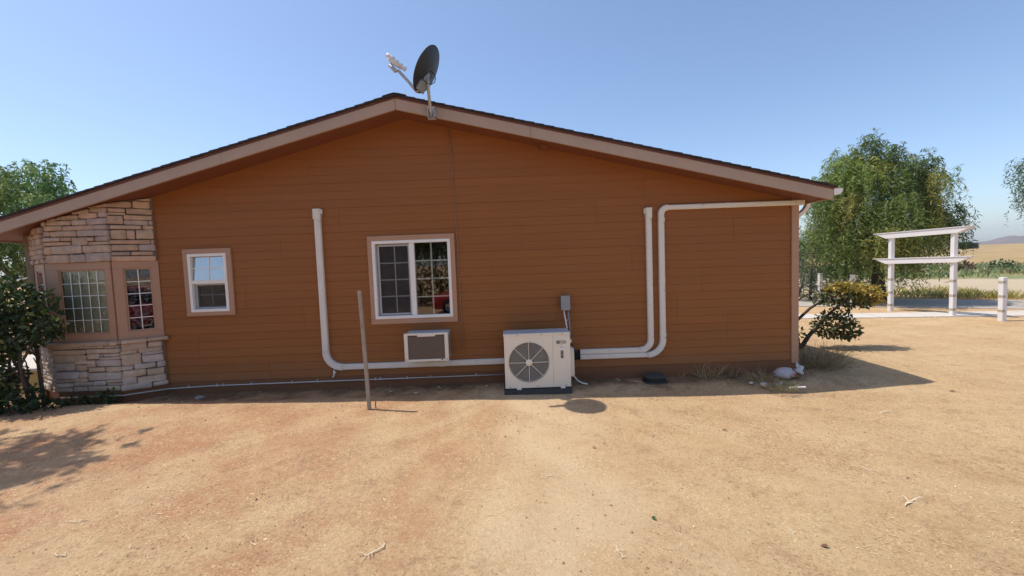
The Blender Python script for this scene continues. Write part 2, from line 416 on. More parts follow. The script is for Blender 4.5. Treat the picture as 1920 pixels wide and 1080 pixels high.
# distant hills
def hills(name, dist, hmax, seed, col, a0, a1, n=260):
    m = mat('hill_'+name, col, 1.0, noise_amt=.22, nscale=.012, spec=0.0)
    vs = []; fs = []; rows = 7
    for i in range(n+1):
        an = a0+(a1-a0)*i/n
        h = hmax*(.45+.75*noise.noise((i*.11, seed, 0))+.28*noise.noise((i*.31, seed+3, 0))+.05*noise.noise((i*.9, seed+5, 0)))
        h = max(h, hmax*.18)
        for k in range(rows):
            t = k/(rows-1); rr = dist*(1+.35*t); zz = h*(math.sin(t*math.pi/2)**.9)-6*(1-t)
            zz += hmax*.07*noise.noise((i*.3, k*.9, seed))*t
            vs.append((math.sin(an)*rr, math.cos(an)*rr, zz))
    for i in range(n):
        for k in range(rows-1):
            a_ = i*rows+k; fs.append((a_, a_+1, a_+rows+1, a_+rows))
    b_ = MB(); b_.v = vs; b_.f = fs
    o = b_.build(name, m, smooth=True); tag(o, kind='structure'); return o
hills('hills', 1500, 50, 2.7, (.20, .165, .15), R(-80), R(80), 520)

# paths
walk = MB().prism([(6.5, 5.62), (14.2, 4.30), (16.5, 3.9), (16.7, 4.85), (14.4, 5.3), (6.6, 6.45)], -.10, -.012, axis=2).build('walkway', 'mortar'); tag(walk, kind='structure')
for i in range(8):
    t0, t1 = i/8+.002, (i+1)/8-.002
    L0, L1 = Vector((6.5, 5.62)), Vector((16.5, 3.9)); K0, K1 = Vector((6.6, 6.45)), Vector((16.7, 4.85))
    q = [L0.lerp(L1, t0), L0.lerp(L1, t1), K0.lerp(K1, t1), K0.lerp(K1, t0)]
    MB().prism([tuple(p) for p in q], -.011, .028+random.uniform(-.003, .004), axis=2).build('slab', 'concrete', walk, bevel=.006)
road = MB().prism([(3, 11.2), (10.5, 7.9), (14.4, 5.9), (22, 1.6), (40, -9), (43, -4), (23.5, 4.4), (15.7, 8.4), (10.8, 10.6), (3, 14)], -.10, .022, axis=2).build('road', 'asphalt'); tag(road, kind='structure')

# ------------------------------------------------------------------ house
house = empty('house', (-1.5, 5.5, 0), label='single-storey brown house with lap siding, low gable roof and stone bay', cat='house')
XA, ZA = -1.563, 4.371
def zt(x): return ZA-(.264*(XA-x) if x < XA else .2405*(x-XA))      # top of the shingles over the gable
XL, XR_, DEPTH = -7.55, 4.51, 11.0
EL, ER = -7.83, 4.69
SOF = .185
BASE, PAN = .2126, .3795; LAP = PAN/3
# openings in the gable wall (x0, x1, z0, z1)
OPEN = [(-2.15, -.956, 1.121, 2.316), (-5.035, -4.462, 1.340, 2.222), (-1.62, -1.02, .49, .90)]

# sheathing with its openings
def wall_pieces(x0, x1, z0, z1, holes):
    xs_ = sorted({x0, x1, *[h[0] for h in holes], *[h[1] for h in holes]}); out = []
    for a, b in zip(xs_, xs_[1:]):
        m = (a+b)/2; hs = sorted([(h[2], h[3]) for h in holes if h[0] < m < h[1]]); z = z0
        for c, d in hs:
            if c > z: out.append((a, b, z, c))
            z = max(z, d)
        if z < z1: out.append((a, b, z, z1))
    return out
w = MB()
for a, b, c, d in wall_pieces(XL+.02, XR_-.02, -.05, 2.5, OPEN): w.box(a, b, .004, .10, c, d)
w.prism([(XL+.02, 2.5), (XR_-.02, 2.5), (XR_-.02, zt(XR_)-.14), (XA, ZA-.14), (XL+.02, zt(XL)-.14)], .004, .10)
wall = w.build('gable_wall', 'inner', house)
w = MB(); w.box(XL, XL+.1, .10, DEPTH, -.05, zt(XL)-.1); sw = w.build('side_wall', 'siding', house)
w = MB(); w.box(XR_-.1, XR_, .10, DEPTH, -.05, zt(XR_)-.1); sw = w.build('side_wall', 'siding', house)
w = MB(); w.prism([(XL+.1, -.05), (XR_-.1, -.05), (XR_-.1, zt(XR_)-.14), (XA, ZA-.14), (XL+.1, zt(XL)-.14)], DEPTH-.1, DEPTH); w.build('back_wall', 'siding', house)
MB().box(XL+.1, XR_-.1, .1, DEPTH-.1, .30, .42).build('floor', 'inner', house)

# siding boards: three laps to a panel, broken at the panel joints
JOINT = {0: [-3.9, 1.05], 1: [-5.0, -.78, 3.4], 2: [-3.3, .69, 2.6], 3: [-4.2, 3.0], 4: [-5.2, -.3, 1.9], 5: [-3.6, .187, 3.5], 6: [-2.65, 1.35], 7: [-4.4, -.85, 2.1], 8: [-3.1, .61], 9: [-.84], 10: [-1.4]}
def soff(x): return zt(x)-SOF
def xlim(z):
    l_ = XA-(ZA-SOF-z)/.264; r_ = XA+(ZA-SOF-z)/.2405
    return l_, r_
PROUD, THIN = .0140, .005
def plank_cell(b, x0, x1, z0, z1, r0, r1):
    pr = PROUD if round((r0-BASE)/LAP) % 3 == 0 else .0092
    def dd(z): return pr+(THIN-pr)*(z-r0)/(r1-r0)
    c = .004
    if z0 == r0: prof = [(0, z0), (-dd(z0)+c, z0), (-dd(z0), z0+c), (-dd(z1), z1), (0, z1)]
    else: prof = [(0, z0), (-dd(z0), z0), (-dd(z1), z1), (0, z1)]
    n = len(prof)
    vs = [(x0, p[0], p[1]) for p in prof]+[(x1, p[0], p[1]) for p in prof]
    b.add(vs, [tuple(range(n)), tuple(range(2*n-1, n-1, -1))]+[(i, (i+1) % n, n+(i+1) % n, n+i) for i in range(n)])
row = 0
while True:
    r0 = BASE+row*LAP; r1 = r0+LAP-.0015
    if r0 > ZA-SOF-.02: break
    l_, r_ = xlim(r0); l_ = max(l_-.02, XL+.02); r_ = min(r_+.02, XR_-.012)
    if r0 < 3.15: l_ = max(l_, XL+.02)
    cuts = [l_]+[j for j in JOINT.get(row//3, []) if l_+.15 < j < r_-.15]+[r_]
    for a, b in zip(cuts, cuts[1:]):
        mb = MB(); hs = [h for h in OPEN if h[1] > a and h[0] < b and h[3] > r0 and h[2] < r1]
        a += .0016; b -= .0016
        xs_ = sorted({a, b, *[min(max(h[0], a), b) for h in hs], *[min(max(h[1], a), b) for h in hs]})
        groups = []; cur = MB()
        for p, q in zip(xs_, xs_[1:]):
            if q-p < 1e-4: continue
            m = (p+q)/2; h = [h for h in hs if h[0] < m < h[1]]
            if not h: plank_cell(cur, p, q, r0, r1, r0, r1)
            else:
                h = h[0]
                if h[2] > r0+.004: plank_cell(cur, p, q, r0, min(h[2], r1), r0, r1)
                elif h[3] < r1-.004: plank_cell(cur, p, q, max(h[3], r0+1e-5), r1, r0, r1)
                else:
                    if cur.v: groups.append(cur)
                    cur = MB()
        if cur.v: groups.append(cur)
        for g in groups: g.build('siding_plank', 'siding', wall)
    row += 1

# skirting below the siding
sk = [XL+.02, -4.55, -1.95, .6, 2.9, XR_-.03]
for a, b in zip(sk, sk[1:]): MB().box(a+.0015, b-.0015, -.004, .003, -.08, BASE+.012).build('skirting_board', 'skirt', house)
# corner boards
MB().box(4.402, 4.512, -.032, .003, .165, soff(4.46)+.03).build('corner_board', 'trim', house, bevel=.003)
mat('dark_trim', (.20, .145, .085), .7, noise_amt=.2, nscale=6)  # darker, browner trim for the left corner board
MB().box(XL-.03, XL+.085, -.032, .003, .02, soff(XL+.04)+.03).build('corner_board', 'dark_trim', house, bevel=.003)

# ---- roof
rf = MB()
for xa, xb in ((EL, XA), (XA, ER)):
    rf.prism([(xa, zt(xa)-.037), (xb, zt(xb)-.037), (xb, zt(xb)-.10), (xa, zt(xa)-.10)], -.46, DEPTH+.4)
roof = rf.build('roof', 'drip', house)
for xa, xb in ((EL, XA-.0015), (XA+.0015, ER)):
    # fascia in boards with butt joints
    cuts = [xa, -4.09, xb] if xb < 0 else [xa, .35, xb]
    for a, b in zip(cuts, cuts[1:]):
        a2, b2 = a+.001, b-.001
        MB().prism([(a2, zt(a2)-.215), (b2, zt(b2)-.215), (b2, zt(b2)-.060), (a2, zt(a2)-.060)] if True else [], -.50, -.462).build('fascia_board', 'fascia', roof, bevel=.003)
    MB().prism([(xa, zt(xa)-.0605), (xb, zt(xb)-.0605), (xb, zt(xb)-.030), (xa, zt(xa)-.030)], -.512, -.46).build('drip_edge', 'drip', roof)
    # soffit boards
    cuts = list(np.linspace(xa+(.02 if xa < XA else .0), xb-(.0 if xa < XA else .002), 5))
    for a, b in zip(cuts, cuts[1:]):
        MB().prism([(a+.001, zt(a)-SOF), (b-.001, zt(b)-SOF), (b-.001, zt(b)-SOF+.012), (a+.001, zt(a)-SOF+.012)], -.461, .02).build('soffit_panel', 'soffit', roof)
MB().prism([(.50, zt(.5)-SOF-.05), (.62, zt(.62)-SOF-.05), (.62, zt(.62)-SOF-.002), (.50, zt(.5)-SOF-.002)], -.20, -.02).build('soffit_block', 'soffit', roof, bevel=.003)
# side eaves
MB().box(EL, EL+.03, -.46, DEPTH+.4, zt(EL)-.20, zt(EL)-.045).build('eave_fascia', 'fascia', roof)
MB().box(ER-.03, ER, -.46, DEPTH+.4, zt(ER)-.20, zt(ER)-.045).build('eave_fascia', 'fascia', roof)
for xa, xb in ((EL+.03, XL), (XR_, ER-.03)):
    MB().prism([(xa, zt(xa)-SOF), (xb, zt(xb)-SOF), (xb, zt(xb)-SOF+.012), (xa, zt(xa)-SOF+.012)], .021, DEPTH+.4).build('soffit_panel', 'soffit', roof)
# shingle courses, stepped up the slope, each a strip along the house
def shingles(x_eave, s):
    L = abs(XA-x_eave); n = int(L/.138); prev = None
    for i in range(n+1):
        f0 = i/n*L; f1 = min((i+1)/n*L+.03, L+.02)
        jit = random.uniform(-.004, .006); j2 = random.uniform(-.002, .002)
        p = [(x_eave+s*(f0-.012+jit), 0), (x_eave+s*f1, 0)]
        def z_(x, o): 
            xx = min(max(x, x_eave) if s > 0 else min(x, x_eave), 99)
            base = ZA-(.264 if s > 0 else .2405)*abs(XA-x)
            return base+o
        x0_, x1_ = p[0][0], p[1][0]
        if (x1_-XA)*s > .02: x1_ = XA+s*.02
        poly = [(x0_, z_(x0_, -.030)), (x1_, z_(x1_, -.030)), (x1_, z_(x1_, -.010)), (x0_, z_(x0_, .000+j2))]
        if f0 >= L-.001: continue
        MB().prism(poly, -.535+random.uniform(-.008, .008), DEPTH+.45).build('shingle_course', 'shingle', roof)
shingles(EL-.03, 1); shingles(ER+.03, -1)
MB().prism([(XA-.17, zt(XA-.17)-.004), (XA-.06, zt(XA-.06)-.004), (XA, ZA-.006), (XA+.06, zt(XA+.06)-.004), (XA+.17, zt(XA+.17)-.004), (XA+.17, zt(XA+.17)+.008), (XA+.06, zt(XA+.06)+.009), (XA, ZA+.004), (XA-.06, zt(XA-.06)+.009), (XA-.17, zt(XA-.17)+.008)], -.545, DEPTH+.45).build('ridge_cap', 'shingle', roof)

# ---- gutters and downspouts
def gutter(x, s, m):
    z = zt(x)-.052
    prof = [(x, z), (x, z-.085), (x+s*.03, z-.092), (x+s*.085, z-.082), (x+s*.12, z-.04), (x+s*.13, z), (x+s*.122, z), (x+s*.112, z-.037), (x+s*.08, z-.075), (x+s*.03, z-.084), (x+s*.008, z-.078), (x+s*.008, z)]
    g = MB().prism(prof, -.50, DEPTH+.4).build('gutter', m, house)
    MB().prism([(x, z+.001), (x, z-.085), (x+s*.03, z-.093), (x+s*.085, z-.083), (x+s*.122, z-.04), (x+s*.132, z+.001)], -.506, -.498).build('end_cap', m, g)
    return g
gutter(ER+.002, 1, 'gutter_white'); gutter(EL-.002, -1, 'gutter_tan')
def rect_tube(path, wx, wy):
    """rectangular pipe through 3D points that bend in the XZ plane"""
    b = MB(); P = [Vector(p) for p in path]; vs = []
    for i, p in enumerate(P):
        t = (P[min(i+1, len(P)-1)]-P[max(i-1, 0)]).normalized(); nn = Vector((t.z, 0, -t.x)).normalized() if abs(t.y) < .9 else Vector((1, 0, 0))
        yy = Vector((0, 1, 0))
        for a, c in ((-1, -1), (1, -1), (1, 1), (-1, 1)): vs.append(tuple(p+nn*a*wx/2+yy*c*wy/2))
    fs = []
    for i in range(len(P)-1):
        for k in range(4): fs.append((i*4+k, i*4+(k+1) % 4, i*4+4+(k+1) % 4, i*4+4+k))
    fs += [(0, 1, 2, 3), tuple(range(len(P)*4-1, len(P)*4-5, -1))]
    return b.add(vs, fs)
dp = [(ER+.06, .12, zt(ER)-.13), (ER+.055, .12, zt(ER)-.20), (ER+.02, .12, zt(ER)-.27), (ER-.04, .12, zt(ER)-.33), (ER-.10, .12, zt(ER)-.37), (ER-.135, .12, zt(ER)-.42), (ER-.143, .12, zt(ER)-.50), (ER-.143, .12, .14)]
ds = rect_tube(dp, .062, .08).build('downspout', 'gutter_white', house, bevel=.008)
rect_tube([(ER-.143, .12, .16), (ER-.143, .11, .11), (ER-.12, .09, .07), (ER-.06, .06, .05)], .07, .088).build('downspout_shoe', 'gutter_white', ds, bevel=.006)
MB().box(ER-.185, ER-.10, .07, .165, 1.55, 1.58).build('strap', 'gutter_white', ds)
dp = [(EL-.06, .35, zt(EL)-.13), (EL-.055, .35, zt(EL)-.22), (EL+.02, .35, zt(EL)-.33), (EL+.12, .35, zt(EL)-.41), (EL+.215, .35, zt(EL)-.48), (EL+.23, .35, zt(EL)-.56), (EL+.23, .35, .1)]
rect_tube(dp, .07, .09).build('downspout', 'gutter_tan', house, bevel=.008)

# ---- windows
def T_wall(p): return (p[0], -p[1], p[2])
def panel_T(O, U):
    N = (U[1], -U[0])
    return lambda p: (O[0]+U[0]*p[0]+N[0]*p[1], O[1]+U[1]*p[0]+N[1]*p[1], p[2])
def ring(T, u0, u1, v0, v1, w_, d0, d1, wv=None, gap=.0008):
    """four bars round an opening, as one piece"""
    b = MB(T); wv = wv or w_
    b.box(u0, u1, d0, d1, v0, v0+wv); b.box(u0, u1, d0, d1, v1-wv, v1)
    b.box(u0, u0+w_, d0, d1, v0+wv, v1-wv); b.box(u1-w_, u1, d0, d1, v0+wv, v1-wv); return b
def panes(T, par, u0, u1, v0, v1, nu, nv, d, glass, mun_mat, mw=.018, md=(.004, .012)):
    du = (u1-u0)/nu; dv = (v1-v0)/nv
    for i in range(nu):
        for j in range(nv):
            a, b = u0+i*du, u0+(i+1)*du; c, e = v0+j*dv, v0+(j+1)*dv
            MB(T).add([(a, d, c), (b, d, c), (b, d, e), (a, d, e)], [(0, 1, 2, 3)]).build('pane', glass, par)
    for i in range(1, nu):
        u = u0+i*du; MB(T).box(u-mw/2, u+mw/2, d-md[1], d-md[0], v0, v1).build('muntin', mun_mat, par)
    for j in range(1, nv):
        v = v0+j*dv
        for i in range(nu):
            a = u0+i*du+(mw/2 if i else 0); b = u0+(i+1)*du-(mw/2 if i < nu-1 else 0)
            MB(T).box(a+.0004, b-.0004, d-md[1]+.0005, d-md[0]-.0005, v-mw/2, v+mw/2).build('muntin', mun_mat, par)

# large sliding window
T = T_wall
b = MB(T); b.box(-2.234, -.872, .004, .040, 1.024, 1.121-.012); b.box(-2.234, -.872, .004, .040, 2.316+.012, 2.409)
b.box(-2.234, -2.15-.012, .004, .0385, 1.1095, 2.3275); b.box(-.956+.012, -.872, .004, .0385, 1.1095, 2.3275)
win = b.build('sliding_window', 'trim', house, bevel=.003)
ring(T, -2.165, -.941, 1.106, 2.331, .046, -.07, .046).build('frame', 'white_vinyl', win, bevel=.004)
MB(T).box(-1.588, -1.508, -.05, .030, 1.152, 2.285).build('meeting_stile', 'white_vinyl', win, bevel=.004)
# right pane, fixed
panes(T, win, -1.508, -.988, 1.152, 2.285, 2, 4, .004, 'mirror_glass', 'white_vinyl', .022, (.002, .012))
# left pane behind an insect screen
ring(T, -2.118, -1.588, 1.152, 2.285, .040, -.055, -.032).build('sash', 'grey_vinyl', win, bevel=.003)
panes(T, win, -2.078, -1.59, 1.192, 2.245, 2, 4, -.042, 'glass', 'white_vinyl', .017, (-.010, -.002))
ring(T, -2.092, -1.590, 1.165, 2.268, .024, -.018, -.006).build('screen_frame', 'grey_vinyl', win)
MB(T).add([(-2.07, -.012, 1.185), (-1.612, -.012, 1.185), (-1.612, -.012, 2.246), (-2.07, -.012, 2.246)], [(0, 1, 2, 3)]).build('insect_screen', 'screen', win)
# narrow single-hung window
b = MB(T); b.box(-5.124, -4.369, .004, .040, 1.263, 1.340-.012); b.box(-5.124, -4.369, .004, .040, 2.222+.012, 2.313)
b.box(-5.124, -5.035-.012, .004, .0385, 1.3285, 2.2335); b.box(-4.462+.012, -4.369, .004, .0385, 1.3285, 2.2335)
win2 = b.build('single_hung_window', 'trim', house, bevel=.003)
ring(T, -5.05, -4.447, 1.325, 2.237, .044, -.07, .046).build('frame', 'white_vinyl', win2, bevel=.004)
MB(T).box(-5.006, -4.491, -.05, .036, 1.765, 1.825).build('meeting_rail', 'white_vinyl', win2, bevel=.004)
Ttilt = lambda p: (p[0], -(p[1]-(p[2]-1.825)*.085), p[2])      # upper panes tilted back so their reflection lifts to the sky
panes(Ttilt, win2, -5.006, -4.491, 1.825, 2.193, 2, 2, .012, 'coated_glass', 'white_vinyl', .016, (-.006, .006))
ring(T, -5.0, -4.495, 1.372, 1.765, .038, -.055, -.030).build('sash', 'grey_vinyl', win2, bevel=.003)
panes(T, win2, -4.962, -4.533, 1.41, 1.765, 2, 2, -.042, 'glass', 'grey_vinyl', .014, (-.010, -.002))
ring(T, -4.985, -4.495, 1.372, 1.765, .022, -.018, -.006).build('screen_frame', 'grey_vinyl', win2)
MB(T).add([(-4.965, -.012, 1.39), (-4.515, -.012, 1.39), (-4.515, -.012, 1.745), (-4.965, -.012, 1.745)], [(0, 1, 2, 3)]).build('insect_screen', 'screen', win2)

# ---- stone bay
L0, L1, CC, RR = (-7.46, 0.0), (-6.95, -.32), (-5.97, -.32), (-5.53, 0.0)
def nrm(a, b):
    d = Vector((b[0]-a[0], b[1]-a[1])); return (d.x/d.length, d.y/d.length), d.length
uL, lenL = nrm(L0, L1); uF, lenF = nrm(L1, CC); uR, lenR = nrm(CC, RR)
TL, TF, TR = panel_T(L0, uL), panel_T(L1, uF), panel_T(CC, uR)
bb = MB()
foot = [L0, L1, CC, RR]
def slab(b, z0, z1s):
    vs = [(p[0], p[1], z0) for p in foot]+[(p[0], p[1], z) for p, z in zip(foot, z1s)]
    b.add(vs, [(3, 2, 1, 0), (4, 5, 6, 7)]+[(i, (i+1) % 4, 4+(i+1) % 4, 4+i) for i in range(4)])
slab(bb, .19, [.955]*4)
bay = bb.build('stone_bay', 'mortar', house)
bb = MB(); slab(bb, 2.155, [soff(p[0])-.004 for p in foot]); bb.build('upper_backing', 'mortar', bay)
fi = [(L0[0]+.012, L0[1]), (L1[0]+.005, L1[1]+.012), (CC[0]-.005, CC[1]+.012), (RR[0]-.012, RR[1])]
vs = [(p[0], p[1], -.08) for p in fi]+[(p[0], p[1], .1895) for p in fi]
MB().add(vs, [(3, 2, 1, 0), (4, 5, 6, 7)]+[(i, (i+1) % 4, 4+(i+1) % 4, 4+i) for i in range(4)]).build('skirting', 'skirt', bay)
for TT, ln in ((TF, lenF), (TR, lenR)):
    MB(TT).box(.004, ln-.004, -.010, .004, .085, .19).build('skirting_board', 'skirt', bay)
UF = [(0.059, 0.403, 2.158, 2.276), (0.414, 0.651, 2.157, 2.279), (0.657, 1.012, 2.160, 2.293), (0.037, 0.155, 2.286, 2.404), (0.161, 0.609, 2.290, 2.408), (0.620, 1.033, 2.294, 2.406), (0.033, 0.441, 2.418, 2.467), (0.454, 0.690, 2.409, 2.528), (0.702, 1.017, 2.410, 2.456), (0.044, 0.295, 2.480, 2.538), (0.300, 0.453, 2.482, 2.536), (0.698, 0.791, 2.464, 2.522), (0.807, 1.028, 2.462, 2.535), (0.043, 0.146, 2.556, 2.624), (0.151, 0.539, 2.547, 2.625), (0.555, 1.045, 2.540, 2.628), (0.066, 0.331, 2.635, 2.709), (0.337, 0.812, 2.631, 2.703), (0.818, 1.039, 2.633, 2.699), (0.034, 0.093, 2.704, 2.787), (0.099, 0.466, 2.715, 2.784), (0.482, 0.702, 2.709, 2.787), (0.709, 1.003, 2.709, 2.801), (0.139, 0.247, 2.782, 2.831), (0.253, 0.328, 2.793, 2.842), (0.333, 0.587, 2.792, 2.855), (0.604, 0.869, 2.801, 2.879), (0.880, 1.007, 2.813, 2.888), (0.402, 0.505, 2.868, 2.899), (0.513, 0.757, 2.868, 2.941), (0.764, 1.038, 2.886, 2.955), (0.746, 1.000, 2.960, 3.015)]
UR = [(0.008, 0.519, 2.157, 2.233), (0.013, 0.228, 2.246, 2.296), (0.236, 0.496, 2.241, 2.297), (0.022, 0.326, 2.316, 2.401), (0.330, 0.518, 2.307, 2.409), (0.003, 0.469, 2.416, 2.476), (0.474, 0.512, 2.414, 2.476), (0.029, 0.199, 2.486, 2.625), (0.204, 0.298, 2.491, 2.622), (0.309, 0.516, 2.491, 2.629), (0.025, 0.382, 2.636, 2.697), (0.390, 0.520, 2.635, 2.701), (0.181, 0.465, 2.704, 2.775), (0.469, 0.516, 2.707, 2.774), (0.000, 0.181, 2.714, 2.838), (0.190, 0.514, 2.782, 2.851), (0.021, 0.213, 2.891, 2.947), (0.219, 0.516, 2.864, 2.948), (0.010, 0.213, 2.848, 2.883), (-0.006, 0.287, 2.958, 3.052), (0.298, 0.500, 2.959, 3.065), (0.216, 0.338, 3.064, 3.104), (0.353, 0.509, 3.072, 3.118)]
LF = [(-0.009, 0.420, 0.867, 0.907), (0.428, 0.680, 0.865, 0.899), (0.685, 0.780, 0.865, 0.900), (0.789, 1.038, 0.858, 0.902), (-0.001, 0.508, 0.777, 0.857), (0.520, 1.019, 0.788, 0.856), (0.014, 0.501, 0.665, 0.776), (0.512, 0.703, 0.701, 0.786), (0.710, 0.773, 0.738, 0.773), (0.784, 1.018, 0.734, 0.778), (0.704, 1.014, 0.685, 0.731), (0.016, 0.321, 0.536, 0.658), (0.338, 0.638, 0.628, 0.682), (0.647, 1.002, 0.583, 0.679), (0.335, 0.505, 0.532, 0.624), (0.513, 0.638, 0.579, 0.633), (0.023, 0.383, 0.413, 0.522), (0.390, 0.500, 0.422, 0.520), (0.537, 0.777, 0.506, 0.574), (0.786, 1.013, 0.497, 0.573), (0.019, 0.295, 0.358, 0.407), (0.306, 0.496, 0.356, 0.415), (0.507, 1.013, 0.376, 0.493), (0.012, 0.273, 0.282, 0.351), (0.280, 0.584, 0.295, 0.355), (0.590, 0.773, 0.295, 0.367), (0.781, 1.006, 0.335, 0.376), (0.781, 1.002, 0.290, 0.330), (0.016, 0.259, 0.223, 0.280), (0.267, 0.478, 0.217, 0.283), (0.486, 0.966, 0.214, 0.288)]
LR = [(0.027, 0.325, 0.796, 0.910), (0.336, 0.509, 0.814, 0.899), (0.008, 0.206, 0.746, 0.802), (0.216, 0.495, 0.741, 0.814), (0.002, 0.248, 0.681, 0.743), (0.257, 0.504, 0.707, 0.748), (0.019, 0.242, 0.574, 0.690), (0.251, 0.506, 0.583, 0.701), (0.006, 0.145, 0.499, 0.570), (0.153, 0.408, 0.497, 0.580), (0.417, 0.524, 0.488, 0.577), (0.014, 0.288, 0.387, 0.498), (0.296, 0.504, 0.377, 0.482), (0.002, 0.168, 0.277, 0.400), (0.176, 0.517, 0.269, 0.373), (-0.029, 0.344, 0.189, 0.286), (0.354, 0.540, 0.199, 0.265)]

PAL_T = [(.43, .29, .19), (.46, .33, .23), (.40, .27, .18), (.44, .30, .20), (.38, .28, .22), (.34, .27, .24), (.38, .30, .25), (.42, .26, .17), (.34, .27, .25), (.45, .34, .25), (.46, .26, .15)]
PAL_B = [(.44, .33, .23), (.41, .32, .24), (.37, .32, .28), (.46, .35, .24), (.42, .29, .20), (.39, .34, .31), (.35, .31, .30), (.47, .38, .29)]
def stone(TT, u0, u1, v0, v1, pal, d0=-.004, dep=None, par=bay, name='stone', topcut=None, tight=.0012):
    dep = dep or random.uniform(.040, .062); w_, h_ = u1-u0, v1-v0
    u0 += tight; u1 -= tight; v0 += tight; v1 -= tight
    r = min(.30*h_, .02, .3*w_); j = lambda s: random.uniform(-s, s)
    k = min(h_*.10, .010)
    pts = [(u0+r*random.uniform(.3, 1), v0+j(k)*.5), ((u0+u1)/2+j(w_*.2), v0+j(k)*.5), (u1-r*random.uniform(.3, 1), v0+j(k)*.5), (u1+j(k)*.3, v0+r*random.uniform(.4, 1)), (u1+j(k)*.3, v1-r*random.uniform(.4, 1)),
           (u1-r*random.uniform(.3, 1.2), v1+j(k)*.5), ((u0+u1)/2+j(w_*.2), v1+j(k)*.5), (u0+r*random.uniform(.3, 1.2), v1+j(k)*.5), (u0+j(k)*.3, v1-r*random.uniform(.4, 1)), (u0+j(k)*.3, v0+r*random.uniform(.4, 1))]
    if topcut: pts = [(u, min(v, topcut(u))) for u, v in pts]
    n = len(pts); cu = sum(p[0] for p in pts)/n; cv = sum(p[1] for p in pts)/n
    ins = min(.009, h_*.18)
    def shrink(p, s):
        du, dv = p[0]-cu, p[1]-cv
        return (p[0]-math.copysign(min(abs(du), s), du), p[1]-math.copysign(min(abs(dv), s), dv))
    vs = [(p[0], d0, p[1]) for p in pts]+[(p[0], dep-ins+j(.003), p[1]) for p in pts]
    vs += [(*(lambda q: (q[0], dep+j(.005), q[1]))(shrink(p, ins)),) for p in pts]+[(cu, dep+j(.006), cv)]
    fs = [(i, (i+1) % n, n+(i+1) % n, n+i) for i in range(n)]+[(n+i, n+(i+1) % n, 2*n+(i+1) % n, 2*n+i) for i in range(n)]+[(2*n+i, 2*n+(i+1) % n, 3*n) for i in range(n)]
    o = MB(TT).add(vs, fs).build(name, 'stone', par); c = random.choice(pal); s = random.uniform(1.05, 1.28); mn = [sum(q[i] for q in pal)/len(pal) for i in range(3)]; c = [c[i]*.62+mn[i]*.38 for i in range(3)]
    o.color = (c[0]*s, c[1]*s, c[2]*s, 1); smooth_angle(o); return o
def cutF(u): return soff(L1[0]+uF[0]*u)-.012
def cutR(u): return soff(CC[0]+uR[0]*u)-.012
for L, TT, pal, cut in ((UF, TF, PAL_T, cutF), (UR, TR, PAL_T, cutR), (LF, TF, PAL_B, None), (LR, TR, PAL_B, None)):
    ln = lenF if TT is TF else lenR
    for (a, b, c, d) in L:
        a = max(a, -.02); b = min(b, ln+.028)
        if b-a < .03 or d-c < .02: continue
        if cut: d = min(d, max(cut(a), cut(b)))
        if d-c < .02: continue
        stone(TT, a, b, c, d, pal, topcut=cut)
# left return, laid in short courses
v = .21
while v < .86:
    h_ = random.uniform(.06, .10); u = .02
    while u < lenL-.02:
        w_ = random.uniform(.14, .32); stone(TL, u, min(u+w_, lenL+.03), v, min(v+h_, .895), PAL_B); u += w_
    v += h_
v = 2.16
while v < 2.66:
    h_ = random.uniform(.06, .10); u = .02
    while u < lenL-.02:
        w_ = random.uniform(.14, .32); stone(TL, u, min(u+w_, lenL+.03), v, v+h_, PAL_T, topcut=lambda q: soff(L0[0]+uL[0]*q)-.012); u += w_
    v += h_
# capstones of the sill
for TT, a, b in ((TL, .0, lenL+.05), (TF, -.055, .90), (TF, .903, lenF+.05), (TR, .035, .33), (TR, .333, lenR+.045)):
    o = stone(TT, a, b, .907 if TT is not TR else .9085, .966, [(.40, .29, .20), (.42, .31, .22)], dep=.095+random.uniform(-.004, .004), name='sill_stone', tight=.001)
# timber window frames of the bay
def bay_win(name, TT, u0, u1, g0, g1, nu, nv, gl0=1.083, gl1=2.05):
    b = MB(TT); d0, d1 = -.05, .022
    b.box(u0, u1, d0, d1, .958, gl0); b.box(u0, u1, d0, d1, gl1, 2.158)
    b.box(u0, g0, d0, d1-.001, gl0, gl1); b.box(g1, u1, d0, d1-.001, gl0, gl1)
    o = b.build(name, 'trim', house, bevel=.003)
    ring(TT, g0, g1, gl0, gl1, .022, -.03, .004).build('stop', 'trim', o)
    return o
bw = bay_win('bay_window', TF, .006, lenF-.006, .185, .885, 5, 5)
panes(TF, bw, .207, .863, 1.105, 2.028, 5, 5, -.012, 'glass', 'white_vinyl', .011, (-.002, .006))
for i in range(9):
    u = .20+i*.0745; a = random.uniform(.15, .3)
    MB(TF).add([(u, -.035, 1.06), (u+.083, -.035-.083*math.tan(a)*.5, 1.06), (u+.083, -.035-.083*math.tan(a)*.5, 2.08), (u, -.035, 2.08)], [(0, 1, 2, 3)]).build('blind_slat', 'blind', bw)
bw2 = bay_win('bay_side_window', TR, .006, lenR-.004, .125, .450, 2, 5)
panes(TR, bw2, .147, .428, 1.105, 2.028, 2, 5, -.012, 'glass', 'white_vinyl', .012, (-.002, .006))
g = MB(TR); nu, nv = 24, 60
vs = [(.12+.34*i/nu, -.045+.012*noise.noise((i*.5, j*.35, 2))+.008*noise.noise((i*.17, j*.6, 9)), 1.07+1.0*j/nv) for j in range(nv+1) for i in range(nu+1)]
g.add(vs, [(j*(nu+1)+i, j*(nu+1)+i+1, (j+1)*(nu+1)+i+1, (j+1)*(nu+1)+i) for j in range(nv) for i in range(nu)])
g.build('foil_sheet', 'foil', bw2)
bw3 = bay_win('bay_side_window', TL, .006, lenL-.006, .13, .47, 2, 5)
